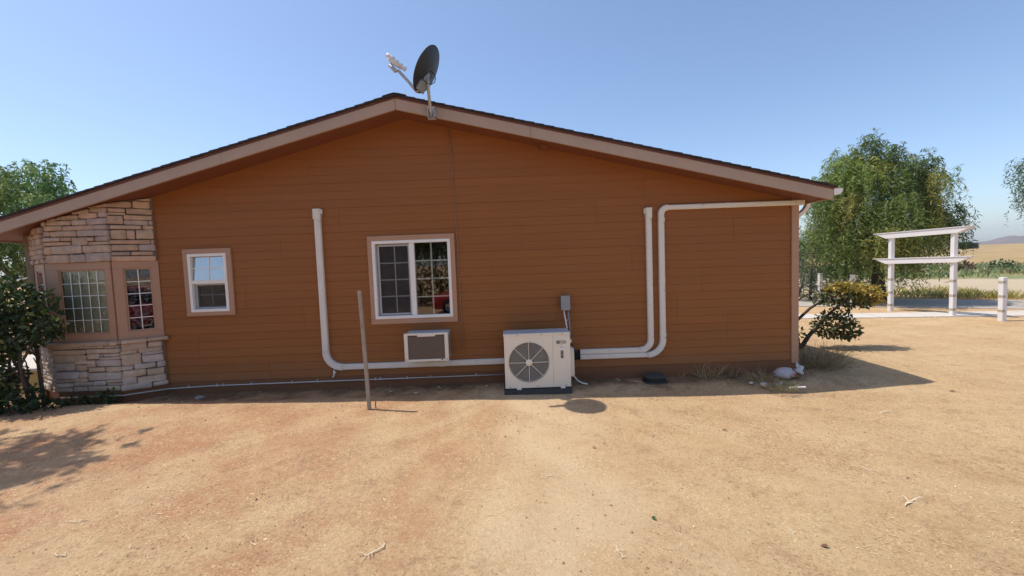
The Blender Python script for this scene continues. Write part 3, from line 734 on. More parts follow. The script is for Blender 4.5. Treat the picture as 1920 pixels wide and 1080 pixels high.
panes(TL, bw3, .152, .448, 1.105, 2.028, 2, 5, -.012, 'glass', 'white_vinyl', .012, (-.002, .006))

# ------------------------------------------------------------------ things fixed to the wall
def elbow(p0, pc, p1, r, n=9):
    """straight-arc-straight through the corner pc"""
    p0, pc, p1 = Vector(p0), Vector(pc), Vector(p1); a = (p0-pc).normalized(); b = (p1-pc).normalized()
    c = pc+(a+b)*r; out = []
    s = pc+a*r; e = pc+b*r
    for i in range(n+1):
        t = i/n*math.pi/2; out.append(tuple(c-b*r*math.cos(t)-a*r*math.sin(t)))
    return out
def line_cover(name, label, path_top, corner, end, r, w_, cap=True, up_run=None):
    o = empty(name, (corner[0], -.02, 0), label=label, cat='pipe cover', group='white line covers on the wall')
    return o
def cov(o, path, w_, part='channel', y1=-.070): return smooth_angle(MB().sweep(path, w_, -.012, y1).build(part, 'lineset', o))
GRP = 'white line covers on the wall'
# left one
lc = empty('line_cover', (-2.98, -.02, 0), label='white line cover left of the large window, turning low along to the outdoor unit', cat='pipe cover', group=GRP)
cov(lc, [(-2.98, 2.72), (-2.98, .62)], .098)
cov(lc, elbow((-2.98, 1.0), (-2.98, .368), (-2, .368), .25), .104, 'elbow', -.074)
cov(lc, [(-2.73, .368), (-1.15, .368)], .090); cov(lc, [(-1.148, .368), (-.16, .368)], .090)
cov(lc, [(-1.19, .368), (-1.11, .368)], .096, 'coupling', -.075)
cov(lc, [(-2.98, 2.86), (-2.98, 2.70)], .115, 'wall_cap', -.085)
MB().box(-2.93, -2.90, -.06, -.012, 2.78, 2.855).build('cap_lip', 'lineset', lc, bevel=.008)
dr = empty('drain_stub', (-2.87, -.05, .2), label='small white drain stub under the left line cover elbow', cat='pipe')
MB().tube([(-2.865, -.05, .33), (-2.868, -.05, .25), (-2.875, -.05, .225), (-2.895, -.05, .213)], .014, 8).build('pipe', 'lineset', dr, smooth=True)
MB().tube([(-2.865, -.05, .285), (-2.83, -.055, .29)], [.010, .012], 8).build('valve_knob', 'lineset', dr, smooth=True)
# right pair
lc = empty('line_cover', (2.16, -.02, 0), label='shorter of the two white line covers at right, capped below the eave line', cat='pipe cover', group=GRP)
cov(lc, [(2.16, 2.56), (2.165, .63)], .088)
cov(lc, elbow((2.165, 1), (2.165, .466), (1, .466), .165), .092, 'elbow', -.074)
cov(lc, [(2.0, .466), (1.04, .469)], .078)
cov(lc, [(2.16, 2.69), (2.16, 2.54)], .098, 'wall_cap', -.085)
MB().box(2.09, 2.115, -.06, -.012, 2.60, 2.685).build('cap_lip', 'lineset', lc, bevel=.008)
lc = empty('line_cover', (2.355, -.02, 0), label='taller white line cover at right, turning along under the eave to the house corner', cat='pipe cover', group=GRP)
cov(lc, [(2.355, 2.60), (2.357, .62)], .088)
cov(lc, elbow((2.357, 1), (2.357, .384), (1, .384), .245), .092, 'elbow', -.075)
cov(lc, [(2.11, .384), (1.04, .387)], .078)
cov(lc, elbow((2.355, 2), (2.355, 2.684), (4, 2.684), .10), .092, 'elbow', -.075)
cov(lc, [(2.455, 2.684), (4.50, 2.686)], .075)
cov(lc, [(4.44, 2.686), (4.565, 2.686)], .082, 'end_cap', -.084)

# couplings and screws
for o, pts in ((lc, [(2.355, 1.55), (2.357, .70), (3.4, 2.685), (2.36, 2.50)]),):
    for x, z in pts:
        if z > 2.6: cov(o, [(x-.03, z), (x+.03, z)], .081, 'coupling', -.0735)
        else: cov(o, [(x, z-.03), (x, z+.03)], .094, 'coupling', -.0735)
for x, z in ((-2.952, 2.66), (-2.952, 1.6), (-2.95, .63), (-2.72, .39), (-1.9, .39), (-.6, .39), (2.185, 2.5), (2.19, 1.5), (2.19, .67), (1.98, .49), (2.38, 2.45), (2.38, 1.4), (2.38, .66), (2.10, .405), (1.5, .405), (1.5, .487), (3.0, 2.70), (3.9, 2.70)):
    best = min([c for c in C.objects if c.name.startswith('line_cover')], key=lambda c: abs(c.location.x-x) if x < 2.27 or c.location.x > 2.2 else 9)
    MB().tube([(x, -.0785, z), (x, -.066, z)], .0055, 6).build('screw', 'badge', best)

# low grey pipe along the skirting
pp = empty('conduit_pipe', (-3, -.03, .14), label='thin grey metal pipe strapped along the skirting at the foot of the wall', cat='pipe')
path = [(-.16, -.028, .150), (-1.6, -.028, .147), (-3.1, -.028, .145), (-4.8, -.028, .140), (-5.50, -.030, .118), (-5.62, -.10, .120), (-5.96, -.352, .128), (-6.1, -.352, .128), (-6.9, -.352, .13)]
MB().tube(path, .011, 8).build('pipe', 'pipe', pp, smooth=True)
for x in (-.62, -1.35, -1.72, -2.15, -2.22, -3.15, -3.55, -4.2, -4.65, -4.75, -5.2):
    z = np.interp(x, [-5.5, -4.8, -3.1, -1.6, -.16], [.118, .140, .145, .147, .150])
    MB().box(x-.009, x+.009, -.0425, -.004, z-.013, z+.030).build('strap', 'pipe', pp, bevel=.002)
# dark wire hanging down the wall from the gable
wc = [(-.885, -.020, 4.0), (-.868, -.022, 3.75), (-.852, -.021, 3.54), (-.856, -.022, 3.2), (-.842, -.022, 2.72), (-.835, -.024, 2.50), (-.829, -.022, 2.3), (-.828, -.022, 2.14), (-.822, -.022, 1.6), (-.812, -.022, 1.04), (-.818, -.022, .86), (-.832, -.022, .60)]
tag(MB().tube(wc, .0055, 6).build('wall_cable', 'grille_brown', smooth=True), 'thin brown cable running straight down the siding from the gable past the window', 'cable')

# window air conditioner through the wall
ac = empty('window_air_conditioner', (-1.33, -.1, .69), label='small beige air conditioner box sticking through the wall under the large window', cat='air conditioner')
AX0, AX1, AZ0, AZ1, AF = -1.662, -.995, .472, .905, -.33
MB().box(AX0+.012, AX1-.012, AF+.04, .02, AZ0+.03, AZ1-.004).build('housing', 'unit_top', ac, bevel=.006)
b = MB(); t = .055
b.box(AX0, AX0+t, AF, AF+.045, AZ0, AZ1); b.box(AX1-t, AX1, AF, AF+.045, AZ0, AZ1)
b.box(AX0+t, AX1-t, AF+.001, AF+.045, AZ1-.030, AZ1); b.box(AX0+t, AX1-t, AF+.001, AF+.045, AZ0, AZ0+.034)
b.build('front_frame', 'unit_paint', ac, bevel=.004)
MB().box(-1.46, -1.19, AF-.004, AF+.02, AZ1-.052, AZ1-.012).build('handle_lip', 'unit_paint', ac, bevel=.004)
MB().box(AX0+t, AX1-t, AF+.024, AF+.03, AZ0+.034, AZ1-.03).build('coil', 'fin', ac)
for i in range(26):
    z = AZ0+.042+i*.0131
    MB().box(AX0+t+.001, AX1-t-.001, AF+.012, AF+.0235, z, z+.0065).build('louvre', 'grille_brown', ac)
for i in range(4):
    MB().box(AX1-.0125, AX1-.006, AF+.07+i*.06, AF+.10+i*.06, AZ0+.06, AZ1-.06).build('side_louvre', 'grille_brown', ac)
MB().tube([(-1.095, AF-.004, AZ0+.024), (-1.095, AF+.01, AZ0+.024)], .012, 10).build('drain_hole', 'rust', ac)
for x in (AX0+.025, AX1-.025): 
    for z in (AZ0+.03,): MB().tube([(x, AF-.002, z), (x, AF+.01, z)], .008, 8).build('screw', 'badge', ac)

# disconnect box
db = empty('disconnect_box', (.82, -.05, 1.25), label='small grey electrical disconnect box on the siding above the outdoor unit', cat='electrical box')
MB().box(.76, .888, -.115, -.008, 1.15, 1.372).build('box', 'disc_box', db, bevel=.005)
MB().box(.752, .896, -.122, -.095, 1.145, 1.378).build('cover', 'disc_box', db, bevel=.006)
MB().box(.80, .84, -.126, -.121, 1.155, 1.175).build('hasp', 'galv', db, bevel=.002)
MB().tube([(.800, -.06, 1.15), (.80, -.065, 1.12), (.815, -.08, 1.03), (.826, -.10, .94), (.828, -.17, .875)], .011, 8).build('light_cable', 'sticker_white', db, smooth=True)
MB().tube([(.865, -.06, 1.15), (.875, -.06, 1.0), (.885, -.06, .85), (.885, -.08, .60)], .013, 8).build('conduit', 'disc_box', db, smooth=True)
MB().box(.835, .848, -.105, -.085, .985, .998).build('cable_clip', 'sticker_white', db)

# outdoor heat pump
tag(MB().box(-.168, .822, -.632, -.14, -.03, .068).build('equipment_pad', 'pad', bevel=.012, segs=2), 'flat dark plastic pad on the dirt under the outdoor unit', 'pad')
hp = empty('outdoor_unit', (.33, -.4, .068), label='large beige outdoor heat pump unit with round fan grille standing by the wall', cat='heat pump')
UX0, UX1, UY0, UY1, UZ0, UZ1 = -.150, .812, -.585, -.215, .088, .885
FX, FZ, FR = .208, .462, .298
# front panel with the round opening
N = 48; vs = []; fs = []
sq = []
for k in range(N):
    an = 2*math.pi*(k+.5)/N; c_, s_ = math.cos(an), math.sin(an)
    fx1 = .555 if c_ > 0 else UX0; tx = abs((fx1-FX)/c_) if abs(c_) > 1e-6 else 9; tz = abs(((UZ1-.035 if s_ > 0 else UZ0)-FZ)/s_) if abs(s_) > 1e-6 else 9
    t = min(tx, tz); sq.append((FX+c_*t, FZ+s_*t))
cor = [(.555, UZ1-.035), (UX0, UZ1-.035), (UX0, UZ0), (.555, UZ0)]
b = MB()
inner = [(FX+math.cos(2*math.pi*(k+.5)/N)*FR, FZ+math.sin(2*math.pi*(k+.5)/N)*FR) for k in range(N)]
inn2 = [(FX+math.cos(2*math.pi*(k+.5)/N)*(FR-.012), FZ+math.sin(2*math.pi*(k+.5)/N)*(FR-.012)) for k in range(N)]
vs = [(p[0], UY0, p[1]) for p in sq]+[(p[0], UY0, p[1]) for p in inner]+[(p[0], UY0+.02, p[1]) for p in inn2]+[(p[0], UY0+.07, p[1]) for p in inn2]+[(p[0], UY0, p[1]) for p in cor]
fs = [(k, (k+1) % N, N+(k+1) % N, N+k) for k in range(N)]+[(N+k, N+(k+1) % N, 2*N+(k+1) % N, 2*N+k) for k in range(N)]+[(2*N+k, 2*N+(k+1) % N, 3*N+(k+1) % N, 3*N+k) for k in range(N)]
for q, (px, pz) in enumerate(cor):      # fill the corner triangles
    for k in range(N):
        a_, c_ = sq[k], sq[(k+1) % N]
        if (abs(a_[0]-px) < 1e-6 and abs(c_[1]-pz) < 1e-6) or (abs(a_[1]-pz) < 1e-6 and abs(c_[0]-px) < 1e-6):
            fs.append((k, (k+1) % N, 4*N+q))
b.add(vs, fs); b.build('front_panel', 'unit_paint', hp)
b = MB()
b.box(UX0, UX1, UY1-.003, UY1, UZ0, UZ1-.03); b.box(UX0, UX0+.003, UY0, UY1-.003, UZ0, UZ1-.03); b.box(UX1-.003, UX1, UY0, UY1-.003, UZ0, UZ1-.03)
b.box(UX0, UX1, UY0+.002, UY1, UZ0-.004, UZ0+.004)
b.build('cabinet', 'unit_paint', hp)
MB().box(.5558, UX1+.001, UY0-.001, UY0+.02, UZ0, UZ1-.035).build('service_panel', 'unit_paint', hp, bevel=.004)
MB().box(.575, UX1-.032, UY0-.0035, UY0, UZ0+.045, UZ1-.10).build('panel_recess', 'unit_paint', hp, bevel=.002)
MB().box(UX0-.006, UX1+.006, UY0-.008, UY1+.006, UZ1-.034, UZ1).build('top_cover', 'unit_paint', hp, bevel=.008, segs=2)
MB().box(UX0+.012, UX1-.012, UY0+.012, UY1-.01, UZ1-.001, UZ1+.003).build('top_sheet', 'unit_top', hp)
MB().box(UX0+.02, UX1-.28, UY1-.05, UY1-.035, UZ0+.02, UZ1-.05).build('coil', 'fin', hp)
MB().box(.53, .536, UY0+.02, UY1-.01, UZ0+.01, UZ1-.04).build('divider', 'fin', hp)
# fan behind the grille
fan = MB().lathe([(.0, -.03), (.06, -.03), (.065, .0), (.065, .05), (0, .05)], (FX, UY0+.11, FZ), (0, 1, 0), 20).build('fan', 'blade', hp, smooth=True)
for k in range(3):
    a0 = k*2*math.pi/3+.4; vs = []
    for i in range(7):
        r_ = .06+i*.034; tw = .9-.07*i
        for s in (0, 1): 
            an = a0+(s-.5)*tw; vs.append((FX+math.cos(an)*r_, UY0+.085+s*.07, FZ+math.sin(an)*r_))
    MB().add(vs, [(2*i, 2*i+1, 2*i+3, 2*i+2) for i in range(6)]).build('blade', 'blade', fan, smooth=True)
# grille: rings, eight spokes and a hub
gr = MB().lathe([(.046, .0), (.05, -.008), (.046, -.014), (.0, -.016)], (FX, UY0-.006, FZ), (0, 1, 0), 24).build('fan_grille', 'unit_paint', hp, smooth=True)
def circle(r_, y, n=40): return [(FX+math.cos(2*math.pi*k/n)*r_, y, FZ+math.sin(2*math.pi*k/n)*r_) for k in range(n+1)]
for i in range(23):
    r_ = .055+i*.0106; MB().tube(circle(r_, UY0-.004+.010*(r_/FR)**2), .0024, 4, cap=False).build('grille_ring', 'grille_wire', gr)
MB().tube(circle(FR+.002, UY0-.003), .006, 6, cap=False).build('grille_rim', 'unit_paint', gr, smooth=True)
for k in range(8):
    an = k*math.pi/4+.0; r1 = FR+.018 if k % 2 == 0 else FR+.006
    MB().tube([(FX+math.cos(an)*.04, UY0-.013, FZ+math.sin(an)*.04), (FX+math.cos(an)*r1*.9, UY0-.006, FZ+math.sin(an)*r1*.9), (FX+math.cos(an)*r1, UY0+.002, FZ+math.sin(an)*r1)], .0052, 6).build('spoke', 'unit_paint', gr, smooth=True)
# feet, valve cover, screws
for x in (.02, .66): MB().box(x, x+.065, UY0-.03, UY1+.03, .068, .0835).build('foot', 'sticker_white', hp, bevel=.003)
MB().prism([(UY0+.10, .20), (UY1-.04, .20), (UY1-.02, .24), (UY1-.02, .60), (UY1-.05, .63), (UY0+.12, .63), (UY0+.09, .58), (UY0+.085, .23)], UX1+.0005, UX1+.07, axis=0).build('valve_cover', 'unit_paint', hp, bevel=.012, segs=2)
MB().prism([(UY0+.10, .70), (UY1-.06, .70), (UY1-.06, .76), (UY0+.10, .76)], UX1+.0005, UX1+.04, axis=0).build('side_handle', 'unit_paint', hp, bevel=.010, segs=2)
MB().box(UX1, UX1+.02, UY0+.12, UY1-.06, .632, .698).build('port_recess', 'dark_plastic', hp)
for x, z in ((.05, .868), (.40, .868), (.70, .868), (-.08, .105), (.33, .105), (.74, .105)): MB().tube([(x, UY0-.0105, z), (x, UY0, z)], .006, 8).build('screw', 'badge', hp)
# badge, stickers
b = MB(); n = 28; vs = []
for k in range(n):
    an = 2*math.pi*k/n
    for s in (1, .84): vs.append((.682+math.cos(an)*.075*(s if s == 1 else .90), UY0-.0052, .742+math.sin(an)*.029*s))
b.add(vs, [(2*k, 2*k+1, (2*k+3) % (2*n), (2*k+2) % (2*n)) for k in range(n)])
bd = b.build('badge_ring', 'badge', hp)
# emblem and letter strokes inside the oval
for x, z, w_, h_ in ((.640, .742, .034, .036),): MB().box(x-w_/2, x+w_/2, UY0-.0062, UY0-.0036, z-h_/2, z+h_/2).build('badge_emblem', 'badge', bd, bevel=.001)
MB().box(.636, .648, UY0-.0072, UY0-.0063, .738, .749).build('emblem_eye', 'sticker_white', bd)
for x in (.664, .680, .697, .713, .729): 
    MB().box(x-.004, x+.004, UY0-.0062, UY0-.0036, .732, .753).build('badge_letter', 'badge', bd)
MB().box(.660, .716, UY0-.0055, UY0-.0036, .632, .690).build('white_sticker', 'sticker_white', hp)
MB().box(.664, .712, UY0-.0064, UY0-.0056, .668, .675).build('sticker_line', 'sticker_dark', hp)
st = MB().box(.672, .712, UY0-.0055, UY0-.0036, .508, .620).build('energy_sticker', 'sticker_dark', hp)
for z, h_ in ((.603, .010), (.580, .008), (.545, .022), (.522, .006)): MB().box(.679, .706, UY0-.0064, UY0-.0056, z, z+h_).build('sticker_patch', 'disc_box', st)
# insulated pipes into the covers
ln = empty('refrigerant_lines', (.95, -.08, .3), label='black insulated refrigerant lines bunched between the outdoor unit and the covers', cat='pipes')
for k in range(7):
    y0 = -.30+.012*k; z0 = .56-.02*k; zc = .36+.02*k
    MB().tube([(UX1+.01, y0, z0+.10), (UX1+.06, y0+.03, z0+.10), (.91+.008*(k % 3), -.16, z0+.03), (.95, -.09, zc+.02*math.sin(k)), (1.0, -.045, zc), (1.06, -.04, zc)], .0135, 7).build('line', 'dark_plastic', ln, smooth=True)
tag(MB().tube([(UX1+.06, -.28, .24), (.90, -.27, .15), (.95, -.29, .085), (1.02, -.31, .045), (1.10, -.33, .033)], .012, 8).build('drain_hose', 'sticker_white', smooth=True), 'short white drain hose curling from the outdoor unit onto the dirt', 'hose')

# satellite dish on the fascia
sd = empty('satellite_dish', (-1.03, -.52, 4.0), label='dark satellite dish with feed arm bolted to the gable fascia near the peak', cat='satellite dish')
nD = Vector((-.845, .13, .50)).normalized(); upD = (Vector((0, 0, 1))-nD*nD.z).normalized(); sdv = nD.cross(upD)
cD = Vector((-1.041, -.82, 4.545)); n = 40; prof = [0, .25, .5, .75, .93, 1.0]
vs = []
for q in prof:
    for k in range(n):
        an = 2*math.pi*k/n; p = cD+upD*math.sin(an)*.31*q+sdv*math.cos(an)*.288*q-nD*(.055*(1-q*q)); vs.append(tuple(p))
fr = [(i*n+k, i*n+(k+1) % n, (i+1)*n+(k+1) % n, (i+1)*n+k) for i in range(1, len(prof)-1) for k in range(n)]
vs2 = [tuple(Vector(p)-nD*.008) for p in vs]
fr0 = [(n+k for k in range(n))]
refl = MB().add(vs2, fr+[tuple(range(n, 2*n))]).build('reflector_back', 'dish_back', sd, smooth=True)
MB().add(vs, fr+[tuple(range(n, 2*n))]).build('reflector_face', 'dish_front', refl, smooth=True)
rim = [tuple(cD+upD*math.sin(2*math.pi*k/n)*.312+sdv*math.cos(2*math.pi*k/n)*.290-nD*.004) for k in range(n+1)]
MB().tube(rim, .007, 6, cap=False).build('rim', 'dish_back', refl, smooth=True)
lo = cD-upD*.29-nD*.02
feed = Vector((-1.495, -.82, 4.63))
bk = cD-upD*.12-nD*.07
MB().add([tuple(p) for p in (bk+upD*.09+sdv*.03, bk+upD*.09-sdv*.03, bk-sdv*.10-upD*.06, bk-sdv*.09-upD*.17, bk+sdv*.09-upD*.17, bk+sdv*.10-upD*.06)]+[tuple(Vector(p)+nD*.05) for p in (bk+upD*.09+sdv*.03, bk+upD*.09-sdv*.03, bk-sdv*.10-upD*.06, bk-sdv*.09-upD*.17, bk+sdv*.09-upD*.17, bk+sdv*.10-upD*.06)], [(0, 1, 2, 3, 4, 5), (11, 10, 9, 8, 7, 6)]+[(i, (i+1) % 6, 6+(i+1) % 6, 6+i) for i in range(6)]).build('back_bracket', 'disc_box', sd, bevel=.006)
arm = MB().tube([tuple(lo+upD*.04-nD*.03), tuple(lo-upD*.02+nD*.01), tuple(lo.lerp(feed, .35)-Vector((0, 0, .012))), tuple(lo.lerp(feed, .75)), tuple(feed+Vector((.045, 0, -.09))), tuple(feed+Vector((-.03, 0, -.01)))], [.020, .022, .020, .019, .026, .028], 8).build('feed_arm', 'galv', sd, smooth=True)
for k in range(4):
    p = feed+Vector((-.035+.048*k, .012*k, .105-.042*k)); q = p+(bk-p).normalized()*.07
    MB().tube([tuple(p-(q-p)*.5), tuple(p), tuple(p+(q-p)*.6), tuple(q)], [.028, .030, .025, .032], 10).build('receiver', 'lnb', arm, smooth=True)
MB().tube([tuple(feed+Vector((-.05, 0, .09))), tuple(feed+Vector((.0, 0, .03))), tuple(feed+Vector((.09, .03, -.02)))], .026, 8).build('receiver_bar', 'lnb', arm, smooth=True)
MB().tube([(-1.047, -.575, 4.02), (-1.047, -.60, 4.10), (-1.045, -.67, 4.21), (-1.035, -.77, 4.32), (-1.025, -.83, 4.44)], .022, 12).build('mast', 'galv', sd, smooth=True)
MB().box(-1.105, -.985, -.545, -.5005, 3.985, 4.155).build('mount_plate', 'galv', sd, bevel=.006)
for x in (-1.092, -1.01): MB().box(x, x+.012, -.60, -.545, 3.99, 4.13).build('mount_cheek', 'galv', sd, bevel=.003)
for x, z in ((-1.098, 4.0), (-.99, 4.0), (-1.098, 4.14), (-.99, 4.14), (-1.047, 4.05)): MB().tube([(x, -.607 if x == -1.047 else -.552, z), (x, -.54, z)], .009, 6).build('bolt', 'badge', sd)
lp = [(-1.10, -.66, 4.54), (-1.10, -.70, 4.48), (-1.06, -.71, 4.425), (-1.0, -.70, 4.41), (-.955, -.69, 4.44), (-.94, -.68, 4.50), (-.96, -.67, 4.56), (-1.0, -.65, 4.60)]
lp = [(x+.03, y-.21, z-.10) for x, y, z in lp]
MB().tube(lp, .006, 6).build('cable_loop', 'cable', sd, smooth=True)

# ------------------------------------------------------------------ yard things
# leaning stake
stk = empty('wooden_stake', (-1.955, -1.13, 0), label='tall weathered wooden stake standing alone in the dirt before the wall', cat='stake')
b = MB(); vs = []
for z, x, y in ((-.1, -1.955, -1.13), (.5, -1.968, -1.13), (1.05, -1.982, -1.128), (1.62, -2.000, -1.125)):
    for a, c in ((-1, -1), (1, -1), (1, 1), (-1, 1)): vs.append((x+a*.021, y+c*.021, z+(random.uniform(-.006, .006) if z > 1.5 else 0)))
fs = [(i*4+k, i*4+(k+1) % 4, i*4+4+(k+1) % 4, i*4+4+k) for i in range(3) for k in range(4)]+[(0, 1, 2, 3), (15, 14, 13, 12)]
b.add(vs, fs).build('post', 'stake', stk, bevel=.003)
MB().tube([(-2.0, -1.13, 1.615), (-2.02, -1.14, 1.645), (-2.06, -1.145, 1.648), (-2.085, -1.15, 1.632)], .0022, 5).build('wire_end', 'rust', stk)
tag(MB().tube([(-1.885, -1.09, -.02), (-1.886, -1.09, .10), (-1.883, -1.085, .145)], .007, 6).build('rusty_rod', 'rust'), 'short rusty rod poking from the dirt beside the stake', 'rod')

# black drain box by the wall
vb = empty('drain_box', (2.15, -.3, 0), label='low black plastic drain box half buried by the skirting', cat='drain box')
b = MB(); n = 20
def oval(cx_, cy_, rx, ry, z, n=24): return [(cx_+rx*math.copysign(abs(math.cos(2*math.pi*k/n))**.6, math.cos(2*math.pi*k/n)), cy_+ry*math.copysign(abs(math.sin(2*math.pi*k/n))**.6, math.sin(2*math.pi*k/n)), z) for k in range(n)]
def stack(rings):
    b = MB(); n = len(rings[0]); vs = [p for r_ in rings for p in r_]
    return b.add(vs, [(i*n+k, i*n+(k+1) % n, (i+1)*n+(k+1) % n, (i+1)*n+k) for i in range(len(rings)-1) for k in range(n)]+[tuple(range(n)), tuple(range(len(rings)*n-1, (len(rings)-1)*n-1, -1))])
stack([oval(2.15, -.22, .160, .13, -.02), oval(2.15, -.22, .155, .125, .085), oval(2.15, -.22, .148, .12, .09)]).build('body', 'dark_plastic', vb)
stack([oval(2.15, -.22, .165, .135, .085), oval(2.15, -.22, .165, .135, .097), oval(2.15, -.22, .15, .12, .104)]).build('lid', 'pad', vb)
stack([oval(2.15, -.23, .185, .155, -.01), oval(2.15, -.23, .182, .15, .018), oval(2.15, -.23, .16, .13, .020)]).build('flange', 'pad', vb)

# plastic bag by the downspout
bg = empty('plastic_bag', (4.12, -.30, 0), label='crumpled white plastic carrier bag with red print by the downspout', cat='bag')
b = MB(); nu, nv = 28, 16; vs = []
for j in range(nv+1):
    th = math.pi*j/nv
    for i in range(nu):
        ph = 2*math.pi*i/nu; d = Vector((math.sin(th)*math.cos(ph), math.sin(th)*math.sin(ph), math.cos(th)))
        s = .88+.16*noise.noise(d*2.2+Vector((3, 1, 2)))+.09*noise.noise(d*6)+.04*noise.noise(d*13)
        vs.append((4.10+d.x*.165*s, -.32+d.y*.13*s, max(.004, .085+d.z*.10*s)))
fs = [(j*nu+i, j*nu+(i+1) % nu, (j+1)*nu+(i+1) % nu, (j+1)*nu+i) for j in range(nv) for i in range(nu)]
b.add(vs, fs).build('sack', 'bag', bg, smooth=True)
b = MB(); vs = []
for i in range(9):
    t = i/8
    for k in range(10):
        an = 2*math.pi*k/10; r_ = .022+.034*t+.012*math.sin(3*an+4*t); vs.append((4.245+.10*t, -.33+r_*math.cos(an), .125+.02*t-.05*t*t+r_*math.sin(an)))
b.add(vs, [(i*10+k, i*10+(k+1) % 10, (i+1)*10+(k+1) % 10, (i+1)*10+k) for i in range(8) for k in range(10)]).build('knotted_ears', 'bag', bg, smooth=True)
for q, (a, c) in enumerate((((4.135, .135), (4.165, .075)), ((4.165, .075), (4.19, .125)), ((4.15, .105), (4.18, .10)), ((4.11, .07), (4.15, .055)))):
    p0 = Vector((a[0], -.46, a[1])); p1 = Vector((c[0], -.455, c[1])); MB().tube([tuple(p0), tuple((p0+p1)/2+Vector((0, -.004, 0))), tuple(p1)], .006, 5).build('red_print', 'red_print', bg)

# rocks and pale lumps by the wall
def rock(name, loc, r_, material, label, cat, group=None, flat=.6):
    bm = bmesh.new(); bmesh.ops.create_icosphere(bm, subdivisions=2, radius=1)
    sd_ = random.uniform(0, 50)
    for v_ in bm.verts:
        d = v_.co.copy(); s = 1+.35*noise.noise(d*1.3+Vector((sd_, 0, 0)))+.15*noise.noise(d*3+Vector((0, sd_, 0)))
        v_.co = Vector((d.x*r_*s*1.25, d.y*r_*s, d.z*r_*s*flat))
    me = bpy.data.meshes.new(name); bm.to_mesh(me); bm.free(); me.materials.append(MATS[material])
    o = bpy.data.objects.new(name, me); C.objects.link(o); o.location = (loc[0], loc[1], r_*flat*.35+loc[2]); o.rotation_euler = (0, 0, random.uniform(0, 6)); return tag(o, label, cat, group)
rock('pale_stone', (-4.86, -.26, .01), .055, 'rock', 'flat grey stone in the shade below the narrow window', 'stone')
rock('white_lump', (3.62, -.60, .0), .05, 'white_rock', 'largest white plaster lump in the rubbish near the corner', 'rubble')
rock('white_lump', (3.80, -.66, .0), .045, 'white_rock', 'white plaster lump nearest the bag', 'rubble')
rock('white_lump', (3.50, -.48, .0), .03, 'white_rock', 'small white plaster crumb by the skirting near the corner', 'rubble')
rock('white_bottle_cap', (3.86, -.60, .01), .026, 'sticker_white', 'small round white cap lying in front of the bag', 'cap', flat=.8)
tag(MB().box(3.86, 4.10, -.80, -.765, .0, .022).build('broken_slat', 'white_wood', bevel=.004), 'broken white slat lying in the rubbish below the bag', 'slat')

# blades and straw tufts
def tuft(name, loc, n, rad, h, label, group, cols, cat='dry weeds', lean=.9, w_=.006):
    pos = np.zeros((n, 3)); an = rng.uniform(0, 6.28, n); rr = rad*np.sqrt(rng.uniform(0, 1, n)); pos[:, 0] = rr*np.cos(an); pos[:, 1] = rr*np.sin(an)*.7
    d = np.stack([np.cos(an)*rng.uniform(0, lean, n)+rng.normal(0, .35, n), np.sin(an)*rng.uniform(0, lean, n)+rng.normal(0, .3, n), rng.uniform(.25, 1, n)], -1)
    L = h*rng.uniform(.45, 1.1, n); q = []
    d = unit(d); s = unit(np.cross(d, rng.normal(size=(n, 3))))*w_*.5; mid = pos+d*L[:, None]*.55; d2 = unit(d+np.array([0, 0, -.35])+rng.normal(0, .2, (n, 3))); tip = mid+d2*L[:, None]*.5
    tip[:, 2] = np.maximum(tip[:, 2], .004); mid[:, 2] = np.maximum(mid[:, 2], .004)
    V = np.concatenate([np.stack([pos-s, pos+s, mid+s*.8, mid-s*.8], 1), np.stack([mid-s*.8, mid+s*.8, tip+s*.15, tip-s*.15], 1)])
    t = tints(n, cols); o = quads_obj(name, V, np.concatenate([t, t]), 'straw'); o.location = loc; return tag(o, label, cat, group)
DRY = [(.33, .24, .12), (.42, .31, .17), (.25, .18, .09), (.30, .26, .14)]
tuft('dry_weed', (3.05, -.16, 0), 90, .16, .34, 'dry straw tuft against the skirting right of the drain box', 'dry weeds along the wall', DRY)
tuft('dry_weed', (3.35, -.12, 0), 40, .12, .20, 'low dry tuft midway between drain box and bag', 'dry weeds along the wall', DRY)
tuft('dry_weed', (3.72, -.40, 0), 130, .17, .26, 'matted dry weed clump left of the white bag', 'dry weeds along the wall', DRY+[(.16, .15, .08)])
tuft('dry_weed', (3.78, -.80, 0), 220, .20, .15, 'grey-green flattened weed clump below the white bag', 'dry weeds along the wall', [(.20, .19, .11), (.28, .22, .12), (.14, .15, .07)])
tuft('dry_weed', (5.05, .25, 0), 420, .34, .50, 'large heap of dry weeds round the foot of the corner shrub', 'dry weeds along the wall', DRY+[(.18, .15, .08)])
tuft('dry_weed', (5.45, .75, 0), 220, .32, .36, 'dry weeds behind the heap at the house corner', 'dry weeds along the wall', DRY+[(.12, .13, .05)])
tuft('dry_weed', (1.36, -.12, 0), 40, .2, .12, 'thin dry straw by the wall right of the outdoor unit', 'dry weeds along the wall', DRY)
tuft('dry_weed', (2.62, -.08, 0), 8, .03, .24, 'single upright dry stalk against the skirting', 'dry weeds along the wall', DRY, lean=.15)

